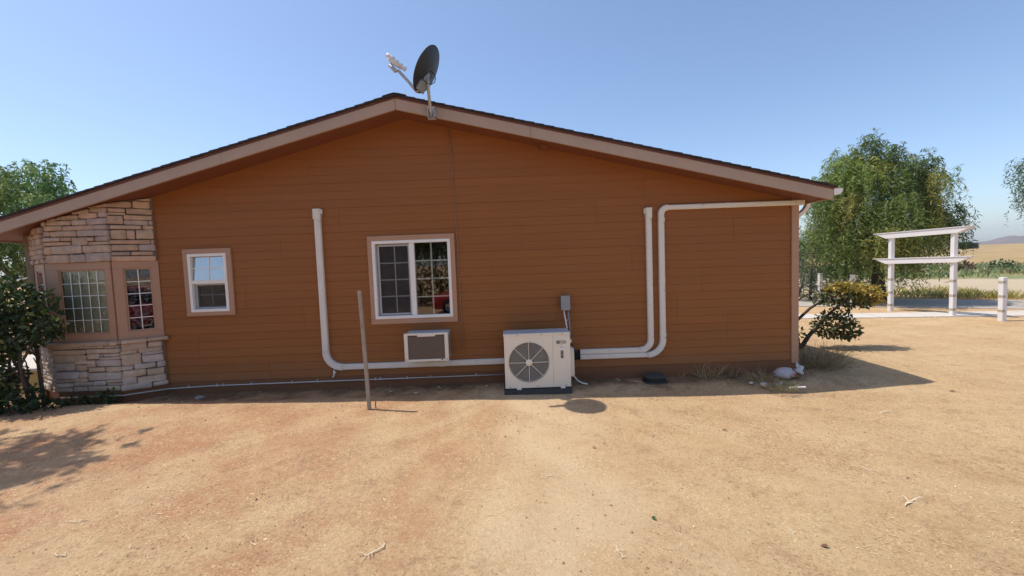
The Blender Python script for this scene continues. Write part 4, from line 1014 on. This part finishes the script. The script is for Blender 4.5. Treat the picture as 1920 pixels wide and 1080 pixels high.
# loose straw, chaff and small clods over the yard (too many to count)
n = 60000; px = rng.uniform(-7, 13, n); py = rng.uniform(-6.0, 3.5, n)
dens = np.array([noise.noise((x*.55, y*.55, 9.0))+.6*noise.noise((x*1.9, y*1.9, 4.0)) for x, y in zip(px, py)])
keep = (dens+.15*np.clip(px/6, -1, 1) > rng.uniform(-.1, .62, n)) & ~((py > -.05) & (px < 4.7)); px, py = px[keep], py[keep]; n = len(px)
pz = np.array([ground_h(x, y) for x, y in zip(px, py)])+.004
L = rng.gamma(1.8, .011, n)+.006; an = rng.uniform(0, 6.28, n); W = rng.uniform(.0010, .0028, n)
d = np.stack([np.cos(an), np.sin(an), rng.normal(0, .05, n)], -1); s = np.stack([-np.sin(an), np.cos(an), rng.normal(0, .08, n)], -1)*W[:, None]; p0 = np.stack([px, py, pz], -1)
V = np.stack([p0-s, p0+s, p0+d*L[:, None]+s, p0+d*L[:, None]-s], 1); V[:, :, 2] = np.maximum(V[:, :, 2], pz[:, None]-.001)
tag(quads_obj('straw', V, tints(n, [(.66, .49, .28), (.76, .60, .37), (.60, .43, .24), (.54, .35, .20), (.70, .52, .30)], .14), 'straw'), 'pale chaff and broken straw scattered over the bare dirt', 'straw', kind='stuff')
# clods
m_pts = 16000; px = rng.uniform(-6.5, 7.5, m_pts*3); py = rng.uniform(-5.8, -.1, m_pts*3)
kp = np.array([noise.noise((x*.8, y*.8, 21.))+.4*noise.noise((x*3, y*3, 2.)) for x, y in zip(px, py)]) > rng.uniform(-.25, .8, m_pts*3)
px, py = px[kp][:m_pts], py[kp][:m_pts]; m_pts = len(px); sz = rng.gamma(1.5, .0022, m_pts)+.0015
oct_ = np.array([[1, 0, 0], [0, 1, 0], [-1, 0, 0], [0, -1, 0], [0, 0, 1]], float); vs = []; fs = []
for i in range(m_pts):
    z0 = ground_h(px[i], py[i]); b0 = len(vs); r_ = rng.uniform(.7, 1.35, 5)
    for k in range(5): p = oct_[k]*sz[i]*r_[k]; vs.append((px[i]+p[0], py[i]+p[1], z0+p[2]*.7+(.001 if k == 4 else -.002)))
    fs += [(b0, b0+1, b0+4), (b0+1, b0+2, b0+4), (b0+2, b0+3, b0+4), (b0+3, b0, b0+4)]
mat('clod', (.36, .22, .13), .95, noise_amt=.3, nscale=3)
b = MB(); b.v = vs; b.f = fs; tag(b.build('clods', 'clod'), 'small clods and grit loose on the dirt', 'clods', kind='stuff')

# litter in the shade along the skirting
n = 1500; px = rng.uniform(-5.4, 5.6, n); py = -.04-np.abs(rng.normal(0, .16, n)); py = np.where(px > 4.7, py+rng.uniform(0, 1.2, n), py)
pz = np.array([ground_h(x, y) for x, y in zip(px, py)])+.008; p0 = np.stack([px, py, pz], -1)
dl = np.stack([rng.normal(0, 1, n), rng.normal(0, 1, n), rng.normal(0, .12, n)], -1); L = rng.gamma(2, .012, n)+.008
tag(quads_obj('wall_litter', leaf_quads(p0, dl, L, L*rng.uniform(.12, .6, n)), tints(n, [(.30, .20, .11), (.12, .075, .05), (.42, .31, .18), (.20, .13, .08), (.50, .42, .32)], .2), 'straw'), 'dead leaves and bits of straw in the shade along the skirting', 'litter', kind='stuff')
# things one can pick out on the dirt
def twig(loc, s, label):
    o = empty('dry_twig', (loc[0], loc[1], 0), label=label, cat='twig', group='pale curled twigs on the dirt'); z = ground_h(*loc)+.006
    an = random.uniform(0, 6); main = []
    for i in range(6):
        t = i/5-.5; main.append((loc[0]+s*t*math.cos(an)+random.uniform(-.1, .1)*s, loc[1]+s*t*math.sin(an)+random.uniform(-.1, .1)*s, z+random.uniform(0, .06)*s))
    MB().tube(main, [s*.018, s*.022, s*.025, s*.022, s*.016, s*.008], 5).build('stem', 'dry_twig', o)
    for k in range(4):
        p = Vector(main[1+k]); a2 = an+random.uniform(.5, 1.5)*random.choice((-1, 1)); q = p+Vector((math.cos(a2), math.sin(a2), .22))*s*random.uniform(.22, .4)
        MB().tube([tuple(p), tuple((p+q)/2+Vector((0, 0, .05*s))), tuple(q)], [s*.018, s*.014, s*.006], 5).build('twig', 'dry_twig', o)
def G(*ps): return ps
TW = [((-1.00, -3.92), .20, 'pale branched twig lying on the reddish dirt left of centre, nearest the viewer'),
      ((-3.46, -3.46), .13, 'short pale twig at far left, the upper of two'),
      ((-3.19, -3.84), .12, 'short pale twig at far left, the lower of two'),
      ((.25, -3.00), .11, 'small curled twig on the dirt straight before the outdoor unit'),
      ((.64, -4.01), .12, 'curled pale twig at the bottom of the picture near centre'),
      ((1.97, -1.89), .11, 'pale curled twig on the dirt in front of the drain box'),
      ((4.46, -1.62), .16, 'pale twig far right on the sunlit dirt before the roof shadow tip'),
      ((3.08, -3.04), .12, 'pale curled twig midway across the dirt at right'),
      ((2.98, -3.54), .20, 'branching straw twig on the dirt at lower right'),
      ((1.86, -3.85), .10, 'tufted dry twig beside the dark brown leaf at lower right'),
      ((3.43, -1.45), .10, 'small straw twig just outside the roof shadow below the bag')]
for p, s, lb in TW: twig(p, s, lb)
def fallen_leaf(loc, s, material, label):
    z = ground_h(*loc)+.004; an = random.uniform(0, 6); b = MB(); c_, s_ = math.cos(an), math.sin(an); vs = []
    for t, w_, h_ in ((0, .0, .0), (.25, .2, .10), (.6, .22, .16), (1, 0, .06)):
        for k in (-1, 0, 1): vs.append((loc[0]+s*(t*c_-k*w_*s_), loc[1]+s*(t*s_+k*w_*c_), z+s*(h_+(.16 if k else 0)*w_*3)))
    b.add(vs, [(i*3+k, i*3+k+1, i*3+k+4, i*3+k+3) for i in range(3) for k in range(2)])
    tag(b.build('fallen_leaf', material, smooth=True), label, 'leaf')
mat('green_leaf', (.06, .12, .03), .5); mat('brown_leaf', (.16, .08, .045), .7)
fallen_leaf((.97, -3.62), .06, 'green_leaf', 'single green leaf lying on the dirt at lower centre')
fallen_leaf((1.95, -4.0), .055, 'brown_leaf', 'dark brown curled leaf on the dirt at lower right of centre')
fallen_leaf((2.29, -2.03), .06, 'brown_leaf', 'brown leaf on the dirt near the curled twig before the drain box')
fallen_leaf((5.8, -1.10), .07, 'brown_leaf', 'dark leaf beside the tip of the roof shadow')
fallen_leaf((.76, -2.42), .05, 'brown_leaf', 'small brown leaf on the pale dirt below the dish shadow')

# ------------------------------------------------------------------ posts and gate arbor on the right
def band_post(loc, h, label, w_=.112, bands=(), group=None, cap=True):
    o = empty('white_post', (loc[0], loc[1], 0), label=label, cat='post', group=group)
    x, y = loc
    MB().box(x-w_/2, x+w_/2, y-w_/2, y+w_/2, -.1, h).build('shaft', 'white_wood', o, bevel=.006)
    for z in bands: MB().box(x-w_/2-.0025, x+w_/2-.05, y-w_/2-.0025, y+w_/2+.0025, z-.033, z+.033).build('rail_scar', 'bare_wood', o)
    return o
GP = 'white fence posts without rails'
band_post((12.28, 3.86), 1.10, 'short white post standing alone right of the arbor', bands=(.98, .62, .26), group=GP)
band_post((11.62, 7.70), 1.08, 'white post top showing just above the corner shrub', bands=(.62, .26), group=GP)
band_post((11.50, 9.05), 1.10, 'farthest white post, seen between shrub stems and the house corner', bands=(.62, .26), group=GP)
ar = empty('garden_arbor', (11.8, 5.5, 0), label='white wooden arbor of two posts and two pairs of crossbeams before the pepper tree', cat='arbor')
P1, P2 = Vector((11.58, 6.20)), Vector((12.02, 4.80)); dr_ = (P2-P1).normalized(); nr = Vector((-dr_.y, dr_.x))
if nr.x > 0: nr = -nr
for P, h in ((P1, 2.33), (P2, 2.37)):
    pb = MB().box(P.x-.054, P.x+.054, P.y-.054, P.y+.054, -.1, h).build('post', 'white_wood', ar, bevel=.006)
    for z in (.98, .58, .20): MB().box(P.x-.0565, P.x+.02, P.y-.0565, P.y+.0565, z-.036, z+.036).build('rail_scar', 'bare_wood', pb)
def beam(z0, z1, off, ov, tilt=0.):
    a = P1-dr_*ov; c = P2+dr_*ov; a2 = P1-dr_*.10; c2 = P2+dr_*.10; vs = []
    for s in (off-.019, off+.019):
        for p, z in ((a2, z0), (c2, z0+tilt), (c+dr_*.06, z1-.02+tilt), (c+dr_*.06, z1+tilt), (a-dr_*.06, z1), (a-dr_*.06, z1-.02)):
            q = p+nr*s; vs.append((q.x, q.y, z))
    MB().add(vs, [(0, 1, 2, 3, 4, 5), (11, 10, 9, 8, 7, 6)]+[(i, (i+1) % 6, 6+(i+1) % 6, 6+i) for i in range(6)]).build('crossbeam', 'white_wood', ar, bevel=.003)
for off in (-.0745, .0745):
    beam(2.225, 2.375, off, .30, .05); beam(1.455, 1.60, off, .30, .03)
for z, tl in ((2.376, .05), (1.601, .03)):
    for k, off in enumerate((-.088, -.03, .03, .088)):
        a = P1-dr_*(.38+.02*k); c = P2+dr_*(.38+.01*k); vs = []
        for s in (off-.022, off+.022):
            for p, zz in ((a, z), (c, z+tl), (c, z+tl+.018), (a, z+.018)):
                q = p+nr*s; vs.append((q.x, q.y, zz+.002))
        MB().add(vs, [(0, 1, 2, 3), (7, 6, 5, 4)]+[(i, (i+1) % 4, 4+(i+1) % 4, 4+i) for i in range(4)]).build('top_slat', 'white_wood', ar)

# yellow plinth left of the house
pl = empty('plinth', (-8.6, 1.2, 0), label='low yellow block with pale concrete top left of the house corner', cat='plinth')
MB().box(-9.7, -7.66, .50, 2.6, -.1, .37).build('body', 'yellow_stucco', pl)
MB().box(-9.74, -7.62, .46, 2.64, .37, .425).build('top', 'concrete', pl, bevel=.008)

# ------------------------------------------------------------------ trees and shrubs
GREEN_P = [(.075, .125, .028), (.055, .10, .022), (.10, .145, .035), (.14, .165, .035), (.045, .085, .022)]
def branch(b, p, d, length, r0, depth, tips, segs=5, up=.0, spread=.7, nchild=3):
    pts = [p.copy()]; rs = [r0]; dd = d.normalized()
    for i in range(segs):
        dd = (dd+Vector((random.gauss(0, .13), random.gauss(0, .13), random.gauss(0, .10)+up))).normalized()
        pts.append(pts[-1]+dd*length/segs); rs.append(r0*(1-.55*(i+1)/segs))
    b.tube([tuple(q) for q in pts], rs, 7 if r0 > .03 else 5)
    if depth == 0:
        tips += [(pts[-1], dd), (pts[-2], dd), (pts[len(pts)//2], dd)]; return
    tips.append((pts[-1], dd))
    for k in range(nchild):
        t = random.uniform(.45, 1.0); i = min(int(t*segs), segs-1); q = pts[i].lerp(pts[i+1], t*segs-i)
        ax = Vector((random.gauss(0, 1), random.gauss(0, 1), random.gauss(0, .5))).normalized(); nd = (dd+ax*spread).normalized()
        branch(b, q, nd, length*random.uniform(.35, .5), r0*.45, depth-1, tips, 4, up, spread, nchild)
def pepper_tree(name, loc, crown, clumps, label, per=34, nodes=15, hang=(.7, 1.7), trunk_h=1.5, tr=.2, group=None, cols=GREEN_P, zmin=.12, leaf=.13, lw=.020, skip=None, umin=-.45):
    """weeping tree: crown = (cx, cy, cz, rx, ry, rz)"""
    o = empty(name, (loc[0], loc[1], 0), label=label, cat='tree', group=group)
    cx_, cy_, cz_, rx, ry, rz = crown; b = MB(); tips = []
    base = Vector((loc[0], loc[1], -.1)); fork = Vector((loc[0]+random.uniform(-.15, .15), loc[1], trunk_h))
    b.tube([tuple(base), tuple(base.lerp(fork, .5)+Vector((.05, .04, 0))), tuple(fork)], [tr*1.25, tr, tr*.85], 10)
    for k in range(8):
        an = k/8*6.283+random.uniform(-.3, .3); tgt = Vector((cx_+math.cos(an)*rx*.75, cy_+math.sin(an)*ry*.75, cz_+rz*random.uniform(-.05, .45)))
        branch(b, fork, (tgt-fork), (tgt-fork).length*.62, tr*.5, 2, tips, 6, .02, .6)
    b.build('trunk', 'bark', o, smooth=True)
    cl = []
    for _ in range(clumps*3):
        th = rng.uniform(0, 6.283); u = rng.uniform(umin, 1); s = math.sqrt(1-u*u) if u > -.99 else 0; r_ = rng.uniform(.62, 1.03)
        p = np.array([cx_+rx*r_*s*math.cos(th), cy_+ry*r_*s*math.sin(th), cz_+rz*r_*u])
        if skip and skip(p): continue
        if cl and min(np.linalg.norm(p-q) for q in cl) < .36: continue
        cl.append(p)
        if len(cl) >= clumps: break
    Vs = []; Ts = []
    cols = np.array(cols)
    for c in cl:
        m_ = int(per*rng.uniform(.6, 1.35)); st = c+rng.normal(0, 1, (m_, 3))*np.array([.22, .22, .16]); out = unit(c-np.array([cx_, cy_, cz_]))
        cc = cols[rng.integers(0, len(cols))]*rng.uniform(.8, 1.3)
        hd = unit(out*.8+rng.normal(0, .6, (m_, 3))+np.array([0, 0, .45])); hl = rng.uniform(*hang, m_)
        tn = np.linspace(0, 1, nodes)
        for i in range(m_):
            rise = hd[i]*.30*(1-np.exp(-3*tn))[:, None]; drop = np.zeros((nodes, 3)); drop[:, 2] = -hl[i]*tn**1.35
            sway = np.stack([np.sin(tn*3+i)*.05, np.cos(tn*2.3+i)*.05, 0*tn], -1); P = st[i]+rise+drop+sway
            ok = P[:, 2] > zmin+rng.uniform(0, .25)
            P = P[ok]
            if len(P) < 2: continue
            for side in (0, 1):
                dl = rng.normal(0, .75, (len(P), 3)); dl[:, 2] = -.75+rng.normal(0, .35, len(P))
                Vs.append(leaf_quads(P, dl, leaf*rng.uniform(.6, 1.3, len(P)), lw*rng.uniform(.7, 1.4, len(P))))
                Ts.append(np.clip(cc*rng.uniform(.72, 1.3, (len(P), 1))*np.array([1, 1, 1]), .005, .9))
    V = np.concatenate(Vs); Tt = np.concatenate(Ts)
    quads_obj('crown', V, Tt, 'leaf', o)
    return o
pepper_tree('pepper_tree', (13.3, 8.6), (13.05, 8.5, 3.40, 1.95, 1.8, 2.45), 92, 'big weeping pepper tree behind the white arbor', per=31, nodes=16, hang=(.6, 1.7), umin=-.9, lw=.024, leaf=.16, skip=lambda p: p[2] < 2.3 and (p[0] > 13.9 or p[0] < 12.2), cols=[(.17, .225, .055), (.12, .175, .04), (.22, .265, .065), (.30, .295, .075), (.08, .125, .035)])
pepper_tree('pepper_tree', (18.3, 5.0), (17.45, 4.7, 3.8, 2.5, 2.2, 1.7), 60, 'weeping pepper tree whose branches hang in at the right edge', per=26, nodes=14, hang=(.6, 1.3), cols=[(.10, .14, .07), (.13, .17, .10), (.08, .115, .05)], zmin=2.0)
pepper_tree('yard_tree', (-15.6, 7.2), (-15.7, 7.0, 3.35, 2.8, 2.2, 2.2), 85, 'leafy green tree rising behind the left end of the roof', per=34, nodes=12, hang=(.35, .9), cols=[(.12, .21, .06), (.09, .165, .05), (.17, .25, .075), (.21, .28, .085)], leaf=.12, lw=.035)
# the tree just outside the left edge whose shade falls on the dirt
pepper_tree('yard_tree', (-10.2, -2.6), (-8.1, -2.1, 6.1, .95, .45, .38), 14, 'tree outside the left edge, known by its shadow on the dirt', per=34, nodes=10, hang=(.25, .6), trunk_h=4.4, tr=.13, zmin=4.5, leaf=.13, lw=.045)

def leaf_clumps(name, parent, clumps, cols, leaf=(.05, .09), lw=.5, per_vol=900, out_bias=.5, part='leaves'):
    Vs = []; Ts = []
    for (x, y, z, rx, ry, rz, k) in clumps:
        n_ = int(per_vol*(rx*ry*rz)**.667*k*10); d = unit(rng.normal(size=(n_, 3))); r_ = rng.uniform(.25, 1, n_)**.5
        wob = np.array([1+.35*noise.noise(Vector(q)*2.2+Vector((x, y, z))) for q in d])
        P = np.array([x, y, z])+d*(r_*wob)[:, None]*np.array([rx, ry, rz]); P[:, 2] = np.maximum(P[:, 2], .01)
        dl = unit(d*out_bias+rng.normal(0, .6, (n_, 3))+np.array([0, 0, -.1])); L = rng.uniform(*leaf, n_)
        Vs.append(leaf_quads(P, dl, L, L*lw)); Ts.append(tints(n_, cols, .25))
    return quads_obj(part, np.concatenate(Vs), np.concatenate(Ts), 'leaf', parent)
# big-leaved bush at the left edge
bu = empty('citrus_bush', (-6.95, -.75, 0), label='dark big-leaved bush at the left edge in front of the stone bay', cat='bush')
b = MB(); tp = []
for k in range(4):
    branch(b, Vector((-6.95+.08*k, -.75, -.05)), Vector((random.gauss(-.25, .15), random.gauss(0, .15), 1)), 1.1, .03, 1, tp, 5, .05, .5)
b.build('stem', 'bark', bu, smooth=True)
CIT = [(.026, .05, .018), (.035, .062, .02), (.02, .04, .015), (.055, .088, .026), (.04, .068, .022), (.10, .12, .035)]
leaf_clumps('leaves', bu, [(-6.98, -.78, 1.64, .34, .32, .32, .9), (-6.68, -.72, 1.60, .22, .22, .16, .7), (-6.60, -.80, 1.24, .22, .22, .19, .9), (-6.96, -.82, 1.20, .34, .32, .33, .9), (-7.4, -.8, 1.4, .5, .4, .6, 1), (-6.36, -.80, 1.24, .13, .13, .09, .6), (-6.52, -.76, 1.44, .14, .14, .07, .5),
    (-7.06, -.85, .72, .18, .22, .30, .7), (-7.45, -.85, .6, .4, .4, .5, .8), (-6.95, -.84, .22, .28, .26, .26, .8), (-7.35, -.95, .2, .4, .4, .25, .8), (-6.62, -.80, .12, .24, .20, .12, .8)], CIT, (.045, .12), .5, 620)
tg = empty('ground_ivy', (-6.3, -.6, 0), label='low dark leafy plants at the foot of the stone bay', cat='plant')
leaf_clumps('leaves', tg, [(-6.38, -.60, .10, .18, .13, .10, 1), (-6.12, -.52, .10, .13, .10, .11, 1), (-6.02, -.50, .17, .07, .07, .10, 1)], CIT, (.05, .09), .6, 700)

# shrub at the right corner
sh = empty('corner_shrub', (5.68, 1.58, 0), label='sprawling shrub with bare stems and yellowing top beyond the house corner', cat='shrub')
b = MB()
for pts, rs in (([(5.62, 1.60, -.05), (5.80, 1.58, .25), (5.98, 1.56, .48), (6.25, 1.55, .75), (6.55, 1.52, .98)], [.045, .04, .032, .022, .012]),
                ([(5.35, 1.7, .15), (5.60, 1.64, .55), (5.84, 1.6, .80), (6.1, 1.56, .98), (6.45, 1.54, 1.05)], [.032, .03, .026, .018, .008]),
                ([(5.40, 1.75, .55), (5.62, 1.7, .92), (5.74, 1.68, 1.25), (5.78, 1.66, 1.50)], [.03, .026, .02, .012]),
                ([(5.60, 1.69, .90), (5.78, 1.66, 1.06), (5.98, 1.64, 1.12)], [.016, .012, .007]),
                ([(5.98, 1.56, .48), (6.2, 1.54, .45), (6.5, 1.5, .42)], [.02, .014, .008]),
                ([(5.66, 1.6, .05), (5.58, 1.55, .28), (5.52, 1.52, .42)], [.014, .010, .006])):
    b.tube(pts, rs, 7)
b.build('stem', 'bark', sh, smooth=True)
SHR = [(.055, .08, .025), (.075, .09, .03), (.045, .06, .02), (.11, .11, .035), (.12, .08, .03)]
leaf_clumps('leaves', sh, [(6.28, 1.55, .46, .36, .30, .27, .8), (6.50, 1.5, .36, .24, .22, .18, .8), (6.05, 1.55, .52, .16, .16, .16, .5), (6.30, 1.55, 1.00, .42, .30, .16, .8), (6.66, 1.5, .97, .36, .28, .19, .8), (6.42, 1.5, .72, .16, .16, .12, .4), (5.56, 1.55, .33, .10, .10, .14, .5)], SHR, (.06, .10), .6, 620)
leaf_clumps('leaves', sh, [(6.62, 1.52, 1.16, .34, .3, .15, 1), (6.88, 1.48, 1.03, .27, .27, .19, 1), (6.35, 1.55, 1.2, .25, .22, .10, .8)], [(.40, .29, .06), (.32, .23, .05), (.48, .36, .09), (.18, .16, .04)], (.06, .095), .6, 620, part='yellow_leaves')
# shrubs and small trees beyond
g1 = empty('grey_shrub', (11.6, 9.6, 0), label='grey-green shrub behind the far white posts', cat='shrub')
leaf_clumps('leaves', g1, [(11.75, 9.8, 1.5, .8, .8, .9, 1), (11.2, 9.7, 1.0, .6, .6, .7, 1), (12.1, 9.6, .7, .6, .6, .6, 1), (11.7, 9.6, .5, .9, .7, .5, .8)], [(.16, .19, .13), (.20, .23, .17), (.11, .14, .085), (.09, .11, .06)], (.06, .10), .4, 330)
MB().tube([(11.6, 9.7, -.1), (11.62, 9.7, .6), (11.7, 9.75, 1.4)], [.07, .05, .03], 8).build('stem', 'bark', g1, smooth=True)
pepper_tree('small_pepper_tree', (11.4, 11.6), (11.2, 11.5, 2.2, 1.2, 1.1, 1.0), 26, 'smaller weeping tree seen just right of the downspout', per=30, nodes=12, hang=(.5, 1.2), trunk_h=1.2, tr=.10, cols=[(.10, .16, .05), (.075, .125, .035), (.13, .18, .06)])

# weeds beside the road, green field, dark bushes, far trees
def weeds(name, n, sampler, h, cols, label, w_=.03, kind='stuff', cat='weeds'):
    P = np.array([sampler() for _ in range(n)]); an = rng.uniform(0, 6.28, n); d = unit(np.stack([np.cos(an)*.5, np.sin(an)*.5, rng.uniform(.5, 1, n)], -1)); L = h*rng.uniform(.4, 1.1, n)
    o = quads_obj(name, leaf_quads(P, d, L, w_*rng.uniform(.6, 1.4, n)), tints(n, cols, .2), 'leaf'); return tag(o, label, cat, kind=kind)
ND, TD = np.array([.6, .8]), np.array([.8, -.6])
def band(d0, d1, t0, t1, clump=.0):
    def f():
        while True:
            d = rng.uniform(d0, d1); t = rng.uniform(t0, t1); p = ND*d+TD*t
            if clump and noise.noise((p[0]*clump, p[1]*clump, 3.3)) < rng.uniform(-.3, .5): continue
            return (p[0], p[1], 0.0)
    return f
weeds('roadside_weeds', 5200, band(16.6, 19.8, 5.3, 16, .5), .42, [(.38, .34, .11), (.48, .40, .15), (.28, .29, .09), (.52, .42, .2)], 'yellow-green weeds along the far side of the road', .035)
weeds('field_weeds', 26000, band(30.5, 50, -14, 46, .16), .55, [(.20, .26, .10), (.26, .30, .13), (.32, .32, .15), (.17, .21, .09)], 'band of green weeds across the field', .10)
weeds('field_weeds', 1600, band(34, 54, 0, 46, .1), .6, [(.30, .19, .12), (.25, .16, .10), (.34, .22, .14)], 'reddish-brown dead weeds in the field', .12)
def bush(loc, r_, h, cols, label, cat='bush', group='bushes in the far field', k=.5, lf=(.12, .25)):
    o = empty('field_bush', (loc[0], loc[1], 0), label=label, cat=cat, group=group)
    z0 = loc[2] if len(loc) > 2 else 0
    leaf_clumps('leaves', o, [(loc[0], loc[1], z0+h*.5, r_, r_, h*.55, k), (loc[0]+r_*.5, loc[1]-r_*.3, z0+h*.4, r_*.7, r_*.7, h*.45, k), (loc[0]-r_*.5, loc[1]+r_*.3, z0+h*.38, r_*.7, r_*.7, h*.45, k)], cols, lf, .6, 90)
    MB().tube([(loc[0], loc[1], z0-.2), (loc[0], loc[1], z0+h*.5)], [.08, .04], 6).build('stem', 'bark', o)
bush((34.0, 22.6), .6, .85, [(.06, .10, .04), (.08, .12, .05)], 'round dark green bush in the middle of the weedy field')
bush((32.2, 23.4), .5, .8, [(.14, .07, .05), (.11, .06, .045)], 'dark red-brown bush left of the round green one')
bush((40.0, 22.5), 1.0, .8, [(.13, .075, .055), (.10, .065, .05)], 'wide brown thicket at the right edge of the field')
bush((31.0, 26.5), .5, .6, [(.14, .08, .055), (.10, .07, .05)], 'low brown bush nearest the arbor post in the field')
FT = [((168, 150), 2.4, 1.2), ((196, 146), 2.8, 1.5), ((230, 150), 2.6, 1.2), ((262, 150), 3.2, 1.4), ((300, 160), 3, 1.4)]
LB = ['dark low tree clump on the far ridge behind the arbor post', 'dark tree on the far ridge, second from the arbor', 'round dark tree in the middle of the far ridge', 'dark tree on the far ridge, second from the right edge', 'dark tree on the far ridge at the right edge']
for ((x, y), r_, h), lb in zip(FT, LB):
    dd = .6*x+.8*y; bush((x, y, min(1, max(0, dd-55)/400)**1.2*3.4), r_, h, [(.035, .05, .03), (.05, .06, .035)], lb, 'tree', 'dark trees on the far ridge', .35, (.8, 1.6))

# ------------------------------------------------------------------ behind the viewer: what the window glass reflects
mat('car_red', (.42, .018, .012), .22, spec=.6); mat('tyre', (.02, .02, .02), .85); mat('car_glass', (.015, .018, .02), .05, spec=.8); mat('chrome', (.6, .6, .6), .2, metal=1); mat('lamp', (.7, .7, .7), .1, spec=.8)
CX, CY = -.95, -10.3
car = empty('red_car', (CX, CY, 0), label='red car parked behind the viewer, reflected in the large window', cat='car')
def loft(sections):
    n = len(sections[0]); vs = [p for s in sections for p in s]
    return MB().add(vs, [(i*n+k, i*n+(k+1) % n, (i+1)*n+(k+1) % n, (i+1)*n+k) for i in range(len(sections)-1) for k in range(n)]+[tuple(range(n)), tuple(range(len(sections)*n-1, (len(sections)-1)*n-1, -1))])
def sec(x, zb, ztp, hw, tumble=.92):
    return [(CX+x, CY-hw*.9, zb), (CX+x, CY-hw, zb+.18), (CX+x, CY-hw, zb+(ztp-zb)*.62), (CX+x, CY-hw*tumble, ztp-.03), (CX+x, CY-hw*.6, ztp), (CX+x, CY+hw*.6, ztp), (CX+x, CY+hw*tumble, ztp-.03), (CX+x, CY+hw, zb+(ztp-zb)*.62), (CX+x, CY+hw, zb+.18), (CX+x, CY+hw*.9, zb)]
loft([sec(-2.2, .34, .62, .66), sec(-2.12, .24, .74, .80), sec(-1.7, .22, .84, .88), sec(-1.0, .22, .95, .90), sec(-.3, .22, .98, .91), sec(.8, .22, .98, .91), sec(1.6, .22, 1.0, .90), sec(2.1, .26, .96, .84), sec(2.22, .36, .86, .72)]).build('body', 'car_red', car, bevel=.02, smooth=True)
cb = loft([sec(-1.02, .93, .96, .80, .98), sec(-.35, .93, 1.38, .76, .86), sec(.2, .93, 1.46, .74, .86), sec(1.0, .93, 1.43, .73, .86), sec(1.85, .93, 1.02, .74, .95)]).build('cabin', 'car_glass', car, smooth=True)
loft([sec(-.42, 1.36, 1.40, .68, .95), sec(.2, 1.44, 1.48, .66, .95), sec(1.05, 1.41, 1.45, .65, .95)]).build('roof', 'car_red', car, smooth=True)
for s in (-1, 1):
    MB().tube([(CX-1.02, CY+s*.76, .97), (CX-.38, CY+s*.66, 1.40)], .035, 6).build('pillar', 'car_red', car)
    MB().tube([(CX+.35, CY+s*.78, .97), (CX+.3, CY+s*.67, 1.46)], .035, 6).build('pillar', 'car_red', car)
    MB().tube([(CX+1.75, CY+s*.72, 1.0), (CX+1.05, CY+s*.65, 1.43)], .045, 6).build('pillar', 'car_red', car)
    MB().box(CX-2.16, CX-1.95, CY+s*.55-.12, CY+s*.55+.12, .60, .72).build('headlight', 'lamp', car, bevel=.03)
    MB().box(CX-.8, CX-.65, CY+s*.93-.07, CY+s*.93+.07, .98, 1.10).build('mirror', 'car_red', car, bevel=.02)
    for x in (-1.42, 1.38):
        wh = MB().lathe([(.20, -.11), (.31, -.11), (.325, -.08), (.325, .08), (.31, .11), (.20, .11)], (CX+x, CY+s*.80, .325), (0, 1, 0), 28).build('wheel', 'tyre', car, smooth=True)
        MB().lathe([(.0, s*.09), (.06, s*.10), (.19, s*.08), (.205, s*.112)], (CX+x, CY+s*.80, .325), (0, 1, 0), 28).build('rim', 'chrome', wh, smooth=True)
pepper_tree('shade_tree', (-8.6, -16.5), (-8.2, -16.5, 4.0, 3.0, 2.0, 2.6), 60, 'leafy tree behind the viewer, reflected in the right pane of the large window', per=24, nodes=12, hang=(.6, 1.6), cols=[(.10, .11, .03), (.13, .12, .03), (.08, .09, .025)], leaf=.2, lw=.06)
pepper_tree('shade_tree', (-3.6, -19.5), (-3.4, -19.5, 4.4, 3.2, 2.0, 3.0), 60, 'tree behind the viewer, reflected above the red car', per=24, nodes=12, hang=(.6, 1.6), cols=[(.11, .12, .03), (.14, .13, .03), (.08, .09, .025)], leaf=.2, lw=.06)

for k, (x, y, r_, h, lb) in enumerate(((-6.4, -13.2, 1.3, 2.3, 'left'), (-4.4, -13.6, 1.2, 2.1, 'middle'), (-2.4, -13.4, 1.3, 2.2, 'right'))):  # bushes added to hide the bright field from the window reflection
    hb = empty('added_hedge_bush', (x, y, 0), label='%s olive hedge bush behind the viewer, added to darken the large window reflection' % lb, cat='bush', group='hedge added behind the viewer')
    leaf_clumps('leaves', hb, [(x, y, h*.5, r_, .8, h*.52, .5), (x+.5, y-.2, h*.4, r_*.8, .7, h*.42, .5)], [(.16, .15, .04), (.20, .17, .05), (.12, .12, .035)], (.12, .2), .6, 110)
    MB().tube([(x, y, -.1), (x, y, h*.5)], [.06, .03], 6).build('stem', 'bark', hb)

# ------------------------------------------------------------------ air between here and the hills
hz = MB().box(-2600, 2600, -2600, 2600, -9, 95).build('haze', 'inner'); tag(hz, 'thin dusty air over the fields', 'haze', kind='stuff')
hm = bpy.data.materials.new('haze'); hm.use_nodes = True; hn = hm.node_tree.nodes; hl = hm.node_tree.links
hn.remove(hn['Principled BSDF']); pv = hn.new('ShaderNodeVolumePrincipled'); pv.inputs['Color'].default_value = (.90, .93, 1.0, 1); pv.inputs['Density'].default_value = .00022; pv.inputs['Anisotropy'].default_value = .2
hl.new(pv.outputs[0], hn['Material Output'].inputs['Volume']); hz.data.materials.clear(); hz.data.materials.append(hm)
